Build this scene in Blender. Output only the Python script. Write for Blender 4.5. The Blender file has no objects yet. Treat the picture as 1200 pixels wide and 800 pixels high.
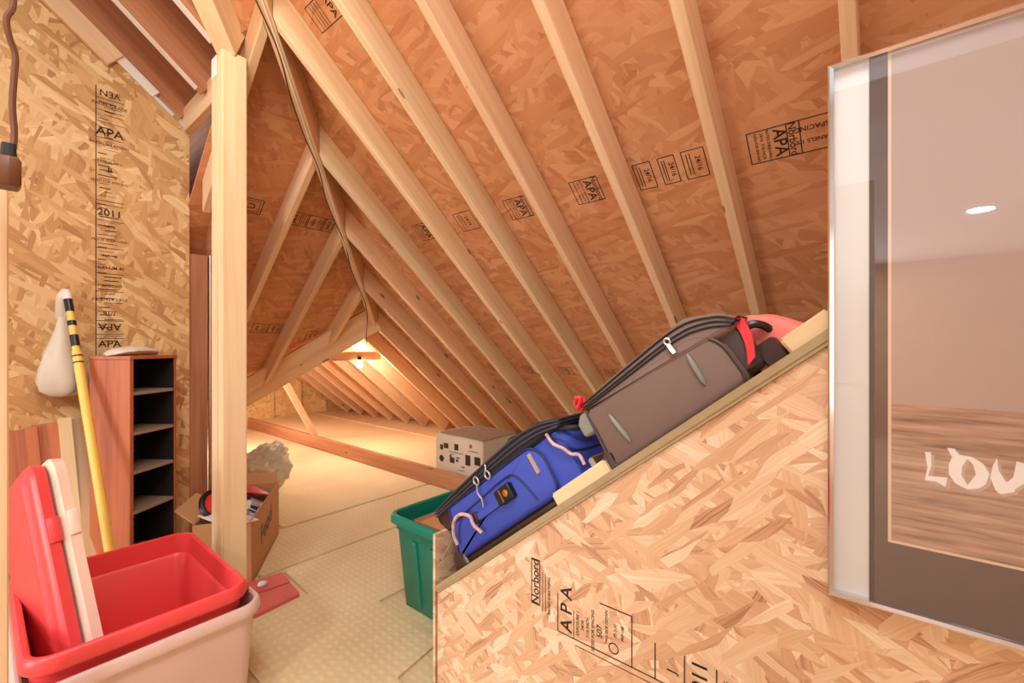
import bpy, bmesh, math, random
from mathutils import Vector, Matrix, noise

random.seed(7)
S = bpy.context.scene
COL = S.collection
T = 0.84                       # roof pitch (rise over run)
SL = math.atan(T)
CS, SN = math.cos(SL), math.sin(SL)
FLOOR = -1.28                  # floor height; the camera stands at the origin
AZ = math.radians(40)

# ------------------------------------------------------------------ camera, world, lights
cam = bpy.data.cameras.new('camera')
cam.sensor_width = 36
cam.lens = 525 / 1200 * 36
cam.shift_y = 3 / 1200
cam.clip_start = 0.02
cam_ob = bpy.data.objects.new('camera', cam)
cam_ob.rotation_euler = (math.radians(90), 0, AZ - math.radians(90))
COL.objects.link(cam_ob)
S.camera = cam_ob
S.view_settings.view_transform = 'Standard'
S.view_settings.look = 'None'
S.view_settings.gamma = 1
S.view_settings.use_curve_mapping = False
S.view_settings.exposure = 0.0

world = bpy.data.worlds.new('world')
S.world = world
world.use_nodes = True
world.node_tree.nodes['Background'].inputs[0].default_value = (0.95, 0.97, 1.0, 1)
world.node_tree.nodes['Background'].inputs[1].default_value = 1.0


def lamp(name, kind, loc, energy, color, size=0.1, size_y=None, aim=None):
    l = bpy.data.lights.new(name, kind)
    l.energy = energy
    l.color = color
    if kind == 'AREA':
        l.size = size
        if size_y:
            l.shape = 'RECTANGLE'
            l.size_y = size_y
    else:
        l.shadow_soft_size = size
    o = bpy.data.objects.new(name, l)
    o.location = loc
    if aim:
        o.rotation_euler = (Vector(aim) - Vector(loc)).to_track_quat('-Z', 'Y').to_euler()
    COL.objects.link(o)
    return o


lamp('attic_lamp', 'POINT', (0.12, 1.6, 1.45), 25, (1.0, 0.9, 0.72), 0.12)
lamp('attic_fill', 'AREA', (-0.1, 0.1, 1.9), 40, (0.94, 0.97, 1.0), 0.9, 0.9, (1.6, 1.2, -0.6))  # added soft fill overhead, no fixture here, kept out of the glass reflection
for k, (lx, ly) in enumerate(((-1.6, 0.4), (-3.4, -0.6), (-3.4, 1.4), (-5.2, 0.3))):
    lamp('room_downlight', 'AREA', (lx, ly, 1.135), 30, (1.0, 0.97, 0.93), 0.16, None, (lx, ly, -1)).data.shape = 'DISK'
lamp('room_fill_far', 'AREA', (-6.2, 1.85, 0.2), 185, (0.93, 0.97, 1.0), 1.6, 1.5, (0, 1.0, 0.2))  # added frontal fill, no known window, outside the mirrored part of the room
lamp('room_fill_right', 'AREA', (-1.9, -2.15, 0.2), 12, (0.93, 0.97, 1.0), 1.8, 1.5, (-0.6, 3, 0.3))  # added weak fill from the side, no known window
lamp('far_bulb_light', 'POINT', (2.56, 4.32, -0.2), 34, (1.0, 0.94, 0.80), 0.035)
lamp('far_wing_fill', 'POINT', (1.75, 5.9, -0.5), 36, (1.0, 0.97, 0.91), 0.1)  # unseen fill added to brighten the far wing, no fixture there


# ------------------------------------------------------------------ material helpers
class NT:
    def __init__(s, name):
        s.m = bpy.data.materials.new(name)
        s.m.use_nodes = True
        s.t = s.m.node_tree
        s.b = s.t.nodes['Principled BSDF']
        s.out = s.t.nodes['Material Output']

    def n(s, typ, **kw):
        nd = s.t.nodes.new(typ)
        for k, v in kw.items():
            setattr(nd, k, v)
        return nd

    def l(s, a, b):
        s.t.links.new(a, b)

    def math(s, op, a, b=None, clamp=False):
        nd = s.n('ShaderNodeMath', operation=op, use_clamp=clamp)
        for i, v in enumerate((a, b)):
            if v is None:
                continue
            if isinstance(v, (int, float)):
                nd.inputs[i].default_value = v
            else:
                s.l(v, nd.inputs[i])
        return nd.outputs[0]

    def mixf(s, f, a, b):
        nd = s.n('ShaderNodeMix', data_type='FLOAT')
        for i, v in ((0, f), (2, a), (3, b)):
            if isinstance(v, (int, float)):
                nd.inputs[i].default_value = v
            else:
                s.l(v, nd.inputs[i])
        return nd.outputs[0]

    def mixc(s, f, a, b, mode='MIX'):
        nd = s.n('ShaderNodeMix', data_type='RGBA', blend_type=mode)
        for i, v in ((0, f), (6, a), (7, b)):
            if isinstance(v, (int, float)):
                nd.inputs[i].default_value = v
            elif isinstance(v, tuple):
                nd.inputs[i].default_value = (*v, 1)
            else:
                s.l(v, nd.inputs[i])
        return nd.outputs[2]

    def coord(s, which='Object'):
        return s.n('ShaderNodeTexCoord').outputs[which]

    def mapping(s, v, loc=(0, 0, 0), rot=(0, 0, 0), sc=(1, 1, 1)):
        m = s.n('ShaderNodeMapping')
        s.l(v, m.inputs[0])
        m.inputs[1].default_value = loc
        m.inputs[2].default_value = rot
        m.inputs[3].default_value = sc
        return m.outputs[0]

    def noise(s, v, scale, detail=2, rough=.5, out='Fac'):
        nd = s.n('ShaderNodeTexNoise')
        s.l(v, nd.inputs['Vector'])
        nd.inputs['Scale'].default_value = scale
        nd.inputs['Detail'].default_value = detail
        nd.inputs['Roughness'].default_value = rough
        return nd.outputs[out]

    def vor(s, v, scale, out='Color', dim='2D', feature='F1'):
        nd = s.n('ShaderNodeTexVoronoi', voronoi_dimensions=dim, feature=feature)
        s.l(v, nd.inputs['Vector'])
        nd.inputs['Scale'].default_value = scale
        return nd.outputs[out]

    def ramp(s, f, stops):
        nd = s.n('ShaderNodeValToRGB')
        s.l(f, nd.inputs[0])
        e = nd.color_ramp.elements
        while len(e) < len(stops):
            e.new(0.5)
        for x, (p, c) in zip(e, stops):
            x.position = p
            x.color = (*c, 1)
        return nd.outputs[0]

    def bump(s, h, strength=.3, dist=.01):
        nd = s.n('ShaderNodeBump')
        s.l(h, nd.inputs['Height'])
        nd.inputs['Strength'].default_value = strength
        nd.inputs['Distance'].default_value = dist
        s.l(nd.outputs[0], s.b.inputs['Normal'])

    def set(s, **kw):
        for k, v in kw.items():
            k = k.replace('_', ' ')
            if isinstance(v, tuple) and len(v) == 3:
                v = (*v, 1)
            s.b.inputs[k].default_value = v
        return s


def srgb(r, g, b):
    f = lambda c: (c / 255 / 12.92) if c / 255 <= .04045 else ((c / 255 + .055) / 1.055) ** 2.4
    return (f(r), f(g), f(b))


def plain(name, rgb, rough=.5, metal=0.0, var=.06, scale=6.0, bump=0.0, **kw):
    """One colour, with a little wear so it is not flat."""
    t = NT(name)
    c = srgb(*rgb)
    v = t.noise(t.coord(), scale, 3)
    k = t.math('ADD', t.math('MULTIPLY', v, 2 * var), 1 - var)
    col = t.mixc(1.0, c, k, 'MULTIPLY')
    t.l(col, t.b.inputs['Base Color'])
    t.set(Roughness=rough, Metallic=metal, **kw)
    if bump:
        t.bump(t.noise(t.coord(), scale * 14, 2), bump, .004)
    return t.m


def osb(name, stops, size=1.0, angle=0.0, grain=.35, seed=0.0, contrast=1.0):
    """Oriented strand board: overlapping flakes of random tone lying at several angles."""
    t = NT(name)
    co = t.coord()
    warp = t.n('ShaderNodeVectorMath', operation='MULTIPLY_ADD')
    t.l(t.noise(co, 9.0 / size, 2, .5, 'Color'), warp.inputs[0])
    warp.inputs[1].default_value = (.016 * size, .016 * size, 0)
    t.l(co, warp.inputs[2])
    w = warp.outputs[0]
    val = None
    layers = [(0, 9, 42, 0), (28, 8, 36, .45), (-38, 10, 46, .5), (72, 8, 40, .58), (-75, 9, 38, .62), (12, 7, 34, .62), (48, 12, 60, .66), (-18, 10, 52, .66)]
    for i, (a, sx, sy, thr) in enumerate(layers):
        rt = t.mapping(w, (seed + i * 3.7, seed - i * 2.3, 0), (0, 0, math.radians(a) + angle))
        mp = t.mapping(rt, sc=(sx / size, sy / size, 1))
        c = t.vor(mp, 1.0)
        sp = t.n('ShaderNodeSeparateColor')
        t.l(c, sp.inputs[0])
        g = t.noise(t.mapping(mp, sc=(.5, 4.5, 1)), 1.0, 3, .6)
        tone = t.math('ADD', sp.outputs[1], t.math('MULTIPLY', t.math('SUBTRACT', g, .5), grain * 1.6))
        if val is None:
            val = tone
        else:
            val = t.mixf(t.math('GREATER_THAN', sp.outputs[0], thr), val, tone)
    val = t.math('ADD', t.math('MULTIPLY', t.math('SUBTRACT', val, .5), contrast), .5, True)
    big = t.noise(co, 1.3, 2)
    col = t.ramp(val, stops)
    col = t.mixc(1.0, col, t.math('ADD', t.math('MULTIPLY', big, .3), .85), 'MULTIPLY')
    t.l(col, t.b.inputs['Base Color'])
    t.set(Roughness=.62)
    t.bump(val, .25, .003)
    return t.m


def lumber(name, light, dark, knot=(120, 70, 35), rough=.6, amount=1.0):
    """Sawn softwood; the object's X axis runs along the grain."""
    t = NT(name)
    co = t.coord()
    inf = t.n('ShaderNodeObjectInfo').outputs['Random']
    off = t.n('ShaderNodeCombineXYZ')
    t.l(t.math('MULTIPLY', inf, 37.0), off.inputs[0])
    t.l(t.math('MULTIPLY', inf, 11.0), off.inputs[1])
    add = t.n('ShaderNodeVectorMath', operation='ADD')
    t.l(co, add.inputs[0])
    t.l(off.outputs[0], add.inputs[1])
    v = add.outputs[0]
    g1 = t.noise(t.mapping(v, sc=(1.1, 26, 26)), 1.0, 4, .6)
    g2 = t.noise(t.mapping(v, sc=(.6, 7, 7)), 1.0, 2, .5)
    f = t.math('ADD', t.math('MULTIPLY', g1, .65 * amount), t.math('MULTIPLY', g2, .35 * amount), True)
    col = t.ramp(f, [(.32, srgb(*dark)), (.62, srgb(*light))])
    kv = t.mapping(v, sc=(3.4, 10, 10))
    k = t.vor(kv, 1.0, 'Distance', '3D')
    ks = t.n('ShaderNodeSeparateColor')
    t.l(t.vor(kv, 1.0, 'Color', '3D'), ks.inputs[0])
    km = t.math('LESS_THAN', k, t.math('MULTIPLY', t.math('SUBTRACT', ks.outputs[0], .35), .2))
    col = t.mixc(t.math('MULTIPLY', km, .75), col, srgb(*knot))
    tint = t.math('ADD', t.math('MULTIPLY', inf, .16), .9)
    col = t.mixc(1.0, col, tint, 'MULTIPLY')
    t.l(col, t.b.inputs['Base Color'])
    t.set(Roughness=rough)
    t.bump(g1, .12, .002)
    return t.m


M = {}
M['osb_wall'] = osb('osb golden', [(0, srgb(156, 104, 58)), (.25, srgb(196, 148, 92)), (.55, srgb(214, 170, 114)), (.85, srgb(230, 196, 144)), (1, srgb(240, 216, 172))], 1.35, .9, .4, 1.0, .75)
M['osb_roof'] = osb('osb roof', [(0, srgb(164, 96, 58)), (.3, srgb(200, 134, 88)), (.6, srgb(212, 148, 102)), (.9, srgb(224, 168, 122)), (1, srgb(232, 184, 140))], 1.6, .1, .3, 5.0, .55)
M['osb_panel'] = osb('osb pale', [(0, srgb(158, 106, 76)), (.16, srgb(204, 158, 122)), (.5, srgb(220, 180, 142)), (.8, srgb(232, 202, 168)), (1, srgb(244, 224, 196))], 1.05, -.45, .6, 9.0, .78)
M['osb_far'] = osb('osb far gable', [(0, srgb(190, 140, 80)), (.5, srgb(226, 186, 120)), (1, srgb(240, 212, 156))], 1.6, .1, .3, 15.0, .6)
M['pine'] = lumber('pine rafter', (236, 198, 158), (216, 170, 126))
M['pine_pale'] = lumber('pine pale', (242, 214, 172), (222, 180, 132), amount=1.05)
M['pine_red'] = lumber('pine reddish', (206, 148, 108), (168, 104, 70))
M['pine_white'] = lumber('pine offcut', (242, 216, 170), (226, 192, 144))
M['white_strip'] = plain('white edge strip', (236, 230, 220), .5)
M['plywood_edge'] = plain('deck edge', (168, 146, 108), .7, var=.15, scale=30)
M['ink'] = plain('black ink', (44, 32, 28), .8)
M['wallpaint'] = plain('room wall paint', (214, 176, 148), .8)
M['carpet'] = plain('room carpet', (172, 138, 112), .9)
M['ceilpaint'] = plain('room ceiling paint', (226, 234, 244), .8)
M['doorpaint'] = plain('white door paint', (235, 235, 232), .5)
M['steel'] = plain('brushed steel', (200, 200, 200), .25, 1.0)
M['chrome'] = plain('polished chrome', (225, 225, 225), .12, 1.0)
M['platform'] = plain('platform board', (236, 214, 168), .75, var=.05, scale=3)
M['red_plastic'] = plain('red plastic', (236, 76, 78), .38, var=.05, Subsurface_Weight=.0)
M['white_lid'] = plain('translucent white plastic', (244, 214, 196), .4)
M['clear_plastic'] = plain('milky clear plastic', (246, 216, 206), .3, var=.04, Transmission_Weight=.25)
M['green_plastic'] = plain('teal green plastic', (14, 128, 108), .35)
M['cardboard'] = plain('brown cardboard', (198, 146, 98), .8, var=.06, scale=9)
M['cardboard_grey'] = plain('grey printed cardboard', (214, 200, 180), .7)
M['cardboard_top'] = plain('grey cardboard lid', (168, 146, 122), .8, var=.12, scale=14)
M['blue_fabric'] = plain('blue luggage fabric', (58, 78, 178), .7, var=.06, scale=40, bump=.25)
M['blue_dark'] = plain('navy piping', (30, 38, 96), .5)
M['black_fabric'] = plain('black luggage fabric', (24, 25, 34), .6, var=.1, scale=30)
M['zip_grey'] = plain('grey zipper tape', (58, 60, 74), .4)
M['taupe_fabric'] = plain('taupe luggage fabric', (122, 100, 90), .75, var=.06, scale=40, bump=.25)
M['taupe_dark'] = plain('dark taupe trim', (74, 58, 54), .55)
M['bar_grey'] = plain('grey rubber bar', (132, 134, 124), .35)
M['brown_guard'] = plain('dark brown guard', (62, 42, 36), .35)
M['black_plastic'] = plain('black plastic', (26, 24, 24), .35)
M['gold'] = plain('brass lock', (206, 170, 96), .3, 1.0)
M['silver'] = plain('silver zip pull', (206, 200, 196), .3, .8)
M['red_strap'] = plain('red strap', (226, 50, 58), .6)
M['pink_cloth'] = plain('pink cloth', (232, 122, 112), .9, var=.12, scale=12)
M['cord_white'] = plain('white cable sheath', (238, 224, 196), .5)
M['cord_dark'] = plain('dark wire', (72, 46, 34), .5)
M['cord_brown'] = plain('brown extension cord', (112, 66, 40), .45)
M['yellow'] = plain('yellow pole', (240, 200, 92), .4, var=.04)
M['bag'] = plain('white plastic bag', (232, 222, 206), .35, var=.08, scale=20, Transmission_Weight=.15)
M['black_shelf'] = plain('black cabinet interior', (36, 30, 30), .5)
M['shelf_edge'] = plain('taupe shelf', (150, 128, 108), .5)
M['insulation'] = plain('insulation wool', (214, 206, 184), .9, var=.2, scale=18, bump=.6)
M['red_foam'] = plain('red underlay board', (214, 104, 100), .7, var=.12, scale=14)
M['paper_white'] = plain('white paper', (236, 228, 222), .6)
M['paper_red'] = plain('red packet', (214, 50, 52), .5)
M['paper_blue'] = plain('dark blue packet', (58, 58, 110), .5)
M['mat_brown'] = plain('dark taupe mat', (70, 54, 46), .8, var=.03)
M['peach'] = plain('peach bevel', (236, 204, 176), .7)
M['letter'] = plain('white lettering', (248, 244, 240), .6)
M['letter_shade'] = plain('grey letter shadow', (190, 168, 154), .7)
M['cherry'] = lumber('cherry veneer', (196, 112, 70), (150, 72, 42), (120, 56, 34), .4, 1.1)
M['redwood'] = lumber('reddish plank', (202, 120, 78), (150, 78, 48))
M['string'] = plain('braided string', (206, 168, 164), .8, var=.75, scale=70)


def pad_mat():
    t = NT('woven underlay pad')
    co = t.coord()
    w = t.n('ShaderNodeVectorMath', operation='MULTIPLY_ADD')
    t.l(t.noise(co, 3.0, 2, .5, 'Color'), w.inputs[0])
    w.inputs[1].default_value = (.03, .03, 0)
    t.l(co, w.inputs[2])
    sep = t.n('ShaderNodeSeparateXYZ')
    t.l(w.outputs[0], sep.inputs[0])
    sx = t.math('SINE', t.math('MULTIPLY', sep.outputs[0], 2 * math.pi / .034))
    sy = t.math('SINE', t.math('MULTIPLY', sep.outputs[1], 2 * math.pi / .05))
    d = t.math('MULTIPLY', t.math('ADD', sx, 1), t.math('ADD', sy, 1))
    d = t.math('MULTIPLY', d, .25)
    big = t.noise(co, 1.6, 3)
    fine = t.noise(co, 60, 2)
    f = t.math('ADD', t.math('MULTIPLY', d, .16), t.math('ADD', t.math('MULTIPLY', big, .65), t.math('MULTIPLY', fine, .25)), True)
    col = t.ramp(f, [(.2, srgb(206, 182, 138)), (.55, srgb(226, 206, 164)), (.9, srgb(238, 222, 184))])
    t.l(col, t.b.inputs['Base Color'])
    t.set(Roughness=.9)
    t.bump(d, .35, .004)
    return t.m


M['pad'] = pad_mat()


def glass_mat():
    t = NT('picture glass')
    t.t.nodes.remove(t.b)
    tr = t.n('ShaderNodeBsdfTransparent')
    gl = t.n('ShaderNodeBsdfGlossy')
    gl.inputs['Roughness'].default_value = .012
    mx = t.n('ShaderNodeMixShader')
    mx.inputs[0].default_value = .115
    t.l(tr.outputs[0], mx.inputs[1])
    t.l(gl.outputs[0], mx.inputs[2])
    t.l(mx.outputs[0], t.out.inputs[0])
    return t.m


M['glass'] = glass_mat()


def print_mat():
    """The picture: plain taupe above, weathered boards below."""
    t = NT('printed picture')
    co = t.coord()
    sep = t.n('ShaderNodeSeparateXYZ')
    t.l(co, sep.inputs[0])
    st = t.noise(t.mapping(co, sc=(6, 95, 1)), 1.0, 4, .65)
    boards = t.ramp(st, [(.3, srgb(92, 66, 54)), (.48, srgb(168, 130, 106)), (.7, srgb(206, 170, 144))])
    f = t.math('LESS_THAN', sep.outputs[1], -.105)
    col = t.mixc(f, srgb(178, 156, 146), boards)
    t.l(col, t.b.inputs['Base Color'])
    t.set(Roughness=.7)
    return t.m


M['print'] = print_mat()


def bulb_mat():
    t = NT('glowing bulb')
    t.set(Emission_Color=(1.0, .9, .66), Emission_Strength=40.0, Base_Color=(1, 1, 1))
    return t.m


M['bulb'] = bulb_mat()


# ------------------------------------------------------------------ mesh helpers
def obj(name, bm, mat, parent=None, smooth=False, mw=None, bev=0.0):
    """Link a bmesh as ONE object. parent keeps the coordinates of the parent's frame."""
    bmesh.ops.recalc_face_normals(bm, faces=bm.faces)
    me = bpy.data.meshes.new(name)
    bm.to_mesh(me)
    bm.free()
    me.materials.append(mat)
    if smooth:
        for p in me.polygons:
            p.use_smooth = True
        try:
            me.set_sharp_from_angle(angle=math.radians(42))
        except Exception:
            pass
    o = bpy.data.objects.new(name, me)
    COL.objects.link(o)
    if parent is not None:
        o.parent = parent
    if mw is not None:
        o.matrix_world = mw
    if bev:
        md = o.modifiers.new('bevel', 'BEVEL')
        md.width = bev
        md.segments = 2
        md.limit_method = 'ANGLE'
    return o


def tag(o, label, cat, group=None, kind=None):
    o['label'] = label
    o['category'] = cat
    if group:
        o['group'] = group
    if kind:
        o['kind'] = kind
    return o


def struct(o):
    o['kind'] = 'structure'
    return o


def empty(name, mw=None, loc=None):
    o = bpy.data.objects.new(name, None)
    o.empty_display_size = .05
    COL.objects.link(o)
    if mw is not None:
        o.matrix_world = mw
    elif loc is not None:
        o.location = loc
    return o


def frame(o, x, y, z):
    m = Matrix.Identity(4)
    for i, c in enumerate((x, y, z, o)):
        for r in range(3):
            m[r][i] = c[r]
    return m


def add_box(bm, x0, x1, y0, y1, z0, z1, mat4=None):
    v = [bm.verts.new((x, y, z)) for z in (z0, z1) for y in (y0, y1) for x in (x0, x1)]
    for f in ((0, 2, 3, 1), (4, 5, 7, 6), (0, 1, 5, 4), (2, 6, 7, 3), (0, 4, 6, 2), (1, 3, 7, 5)):
        bm.faces.new([v[i] for i in f])
    if mat4 is not None:
        bmesh.ops.transform(bm, matrix=mat4, verts=v)
    return v


def box(*a):
    bm = bmesh.new()
    add_box(bm, *a)
    return bm


def loft(bm, rings, cap0=True, cap1=True, close=True):
    """Bridge rings (lists of points, same count)."""
    vs = [[bm.verts.new(p) for p in r] for r in rings]
    n = len(rings[0])
    for a, b in zip(vs, vs[1:]):
        for i in range(n if close else n - 1):
            j = (i + 1) % n
            bm.faces.new((a[i], a[j], b[j], b[i]))
    if cap0:
        bm.faces.new(vs[0][::-1])
    if cap1:
        bm.faces.new(vs[-1])
    return vs


def round_poly(pts, rad, seg=5):
    """2-D outline with rounded corners; rad is a number or one per corner."""
    out = []
    n = len(pts)
    for i in range(n):
        p = Vector(pts[i])
        a = Vector(pts[i - 1]) - p
        b = Vector(pts[(i + 1) % n]) - p
        r = rad[i] if isinstance(rad, (list, tuple)) else rad
        if r <= 1e-6:
            out += [p.copy()] * (seg + 1)
            continue
        an, bn = a.normalized(), b.normalized()
        half = math.acos(max(-1, min(1, an.dot(bn)))) / 2
        d = min(r / math.tan(half), a.length * .48, b.length * .48)
        r = d * math.tan(half)
        c = p + (an + bn).normalized() * (r / math.sin(half))
        s, e = p + an * d - c, p + bn * d - c
        a0 = math.atan2(s.y, s.x)
        da = math.atan2(e.y, e.x) - a0
        while da > math.pi:
            da -= 2 * math.pi
        while da < -math.pi:
            da += 2 * math.pi
        for k in range(seg + 1):
            t = a0 + da * k / seg
            out.append(c + Vector((math.cos(t), math.sin(t))) * r)
    return out


def inset_poly(poly, d):
    """Move each vertex of a roughly convex outline inwards by d."""
    n = len(poly)
    area = sum(poly[i].x * poly[(i + 1) % n].y - poly[(i + 1) % n].x * poly[i].y for i in range(n))
    sg = 1 if area > 0 else -1
    out = []
    for i in range(n):
        k = 1
        while (poly[i - k] - poly[i]).length < 1e-6 and k < n - 1:
            k += 1
        j = 1
        while (poly[(i + j) % n] - poly[i]).length < 1e-6 and j < n - 1:
            j += 1
        e = (poly[(i + j) % n] - poly[i - k]).normalized()
        out.append(poly[i] + Vector((-e.y, e.x)) * d * sg)
    return out


def rect(x0, x1, y0, y1):
    return [(x0, y0), (x1, y0), (x1, y1), (x0, y1)]


def prism(bm, poly, levels, axis='z', cap0=True, cap1=True):
    """Loft an outline through (height, inset) levels. axis 'z': outline in x,y; 'y': outline in x,z going along y."""
    rings = []
    for h, ins in levels:
        p = inset_poly(poly, ins) if abs(ins) > 1e-9 else poly
        if axis == 'z':
            rings.append([(q.x, q.y, h) for q in p])
        else:
            rings.append([(q.x, h, q.y) for q in p])
    return loft(bm, rings, cap0, cap1)


def tube(bm, pts, r, seg=8, closed=False, caps=True):
    pts = [Vector(p) for p in pts]
    n = len(pts)
    rings = []
    up = Vector((0, 0, 1))
    prev = None
    for i in range(n):
        if closed:
            d = pts[(i + 1) % n] - pts[i - 1]
        else:
            d = pts[min(i + 1, n - 1)] - pts[max(i - 1, 0)]
        d.normalize()
        if prev is None:
            a = d.cross(up if abs(d.z) < .9 else Vector((1, 0, 0))).normalized()
        else:
            a = (prev - d * prev.dot(d)).normalized()
        prev = a
        b = d.cross(a)
        rr = r[i] if isinstance(r, (list, tuple)) else r
        rings.append([pts[i] + (a * math.cos(2 * math.pi * k / seg) + b * math.sin(2 * math.pi * k / seg)) * rr for k in range(seg)])
    if closed:
        rings.append(rings[0])
        vs = loft(bm, rings, False, False)
        bmesh.ops.remove_doubles(bm, verts=vs[0] + vs[-1], dist=1e-6)
    else:
        loft(bm, rings, caps, caps)


def smooth_path(pts, sub=6):
    pts = [Vector(p) for p in pts]
    out = []
    for i in range(len(pts) - 1):
        p0, p1, p2, p3 = pts[max(i - 1, 0)], pts[i], pts[i + 1], pts[min(i + 2, len(pts) - 1)]
        for k in range(sub):
            t = k / sub
            out.append(.5 * ((2 * p1) + (p2 - p0) * t + (2 * p0 - 5 * p1 + 4 * p2 - p3) * t * t + (3 * p1 - p0 - 3 * p2 + p3) * t ** 3))
    out.append(pts[-1])
    return out


def lathe(bm, prof, seg=20, mat4=None):
    rings = [[(r * math.cos(2 * math.pi * k / seg), r * math.sin(2 * math.pi * k / seg), z) for k in range(seg)] for r, z in prof]
    vs = loft(bm, rings)
    if mat4 is not None:
        bmesh.ops.transform(bm, matrix=mat4, verts=[v for r in vs for v in r])


def panel(name, O, ux, uy, outline, thick, mat, hole=None):
    """Flat board: local x,y in its plane, face at z = 0, thickness going to -z."""
    ux, uy = Vector(ux).normalized(), Vector(uy).normalized()
    bm = bmesh.new()
    loft(bm, [[(x, y, -thick) for x, y in outline], [(x, y, 0) for x, y in outline]])
    return obj(name, bm, mat, mw=frame(O, ux, uy, ux.cross(uy)))


def beam(name, p0, p1, w, h, up, mat, miter0=None, miter1=None, parent=None):
    """Sawn board whose underside runs p0 to p1; local X is the grain. miter = (a, b): that end is cut so x shifts by a*y + b*z."""
    p0, p1 = Vector(p0), Vector(p1)
    x = (p1 - p0).normalized()
    y = Vector(up).cross(x).normalized()
    z = x.cross(y)
    L = (p1 - p0).length
    bm = bmesh.new()
    v = add_box(bm, 0, L, -w / 2, w / 2, 0, h)
    for q in v:
        mt_ = miter0 if q.co.x < L / 2 else miter1
        if mt_:
            q.co.x += mt_[0] * q.co.y + mt_[1] * q.co.z
    bmesh.ops.bevel(bm, geom=bm.edges[:], offset=.003, segments=1, affect='EDGES')
    return obj(name, bm, mat, parent, mw=frame(p0, x, y, z))


def text_into(bm, body, size, x, y, rot=0.0, sx=1.0, z=.0006, align='CENTER'):
    c = bpy.data.curves.new('t', 'FONT')
    c.body = body
    c.size = size
    c.offset = size * .014
    c.align_x = align
    c.align_y = 'CENTER'
    o = bpy.data.objects.new('t', c)
    COL.objects.link(o)
    dg = bpy.context.evaluated_depsgraph_get()
    me = bpy.data.meshes.new_from_object(o.evaluated_get(dg))
    m = Matrix.Translation((x, y, z)) @ Matrix.Rotation(rot, 4, 'Z') @ Matrix.Diagonal((sx, 1, 1, 1))
    me.transform(m)
    bm.from_mesh(me)
    bpy.data.objects.remove(o)
    bpy.data.curves.remove(c)
    bpy.data.meshes.remove(me)


def bar2(bm, x0, y0, x1, y1, w=.002, z=.0006):
    a, b = Vector((x0, y0)), Vector((x1, y1))
    n = (b - a).normalized()
    n = Vector((-n.y, n.x)) * w / 2
    bm.faces.new([bm.verts.new((p.x, p.y, z)) for p in (a - n, b - n, b + n, a + n)])


def box2(bm, x0, y0, x1, y1, w=.002):
    bar2(bm, x0, y0, x1, y0, w)
    bar2(bm, x0, y1, x1, y1, w)
    bar2(bm, x0, y0, x0, y1, w)
    bar2(bm, x1, y0, x1, y1, w)


def stamp_obj(bm, pan, mat=None):
    me = bpy.data.meshes.new('printed_stamp')
    bm.to_mesh(me)
    bm.free()
    me.materials.append(mat or M['ink'])
    o = bpy.data.objects.new('printed_stamp', me)
    COL.objects.link(o)
    o.parent = pan
    return o


def P(x, y, d):
    """World point seen at pixel x,y of the 1200 x 800 photo at forward distance d (metres)."""
    a, b = (x - 600) / 525, (403 - y) / 525
    return Vector(((math.cos(AZ) + a * math.sin(AZ)) * d, (math.sin(AZ) - a * math.cos(AZ)) * d, b * d))


# ------------------------------------------------------------------ the roof and the walls
C1, C2, C5, C3 = 2.2, 3.3, 1.96, .17
OFF = .14 / CS
XE = 4.3
z1 = lambda x: C1 - T * x          # right slope (underside of its rafters)
z2 = lambda y: C2 - T * y          # hip slope behind the post
z5 = lambda x: C5 - T * x          # low slope at the upper left
z3 = lambda x: C3 + T * (x - 2.42)  # left slope of the far wing

# floor
fl = panel('floor', (0, 0, FLOOR), (1, 0, 0), (0, 1, 0), rect(-.45, 4.3, -1.4, 7.6), .1, M['pad'])
struct(fl)
plat = panel('floor_platform', (0, 0, -1.16), (1, 0, 0), (0, 1, 0), rect(2.672, 4.45, -1.3, 7.45), .1, M['platform'])
struct(plat)
bm = box(3.62, 4.25, -1.3, 7.45, -1.159, -1.148)
struct(obj('trim_eave_board', bm, M['pine_white']))


def roof_outline(pts, axis, x0):
    """plan points to the panel's local x,y."""
    if axis == 1:
        return [(-y, (x0 - x) / CS) for x, y in pts]
    if axis == 2:
        return [(x, (x0 - y) / CS) for x, y in pts]
    return [(y, (x - x0) / CS) for x, y in pts]


ceil_r = struct(panel('ceiling_right', (XE, 0, z1(XE) + OFF), (0, -1, 0), (-CS, 0, SN),
               roof_outline([(XE, -1.3), (-.35, -1.3), (-.35, .96), (2.42, 3.73), (2.42, 7.5), (XE, 7.5)], 1, XE), .012, M['osb_roof']))
ceil_h = struct(panel('ceiling_hip', (0, 5.4, z2(5.4) + OFF), (1, 0, 0), (0, -CS, SN),
               roof_outline([(-.35, .96), (-.35, 1.245), (.8, 2.395), (.8, 5.33), (2.42, 3.73)], 2, 5.4), .012, M['osb_roof']))
struct(panel('ceiling_left', (1.0, 0, z5(1.0) + .31), (0, -1, 0), (-CS, 0, SN),
             roof_outline([(1.0, 2.6), (-.45, 1.15), (-.45, 4.2), (1.0, 4.2)], 1, 1.0), .012, M['pine_red']))
struct(panel('ceiling_far', (.9, 0, z3(.9) + OFF), (0, 1, 0), (CS, 0, SN),
             roof_outline([(.9, 5.2), (.9, 7.5), (2.42, 7.5), (2.42, 3.73)], 3, .9), .012, M['osb_roof']))

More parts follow.
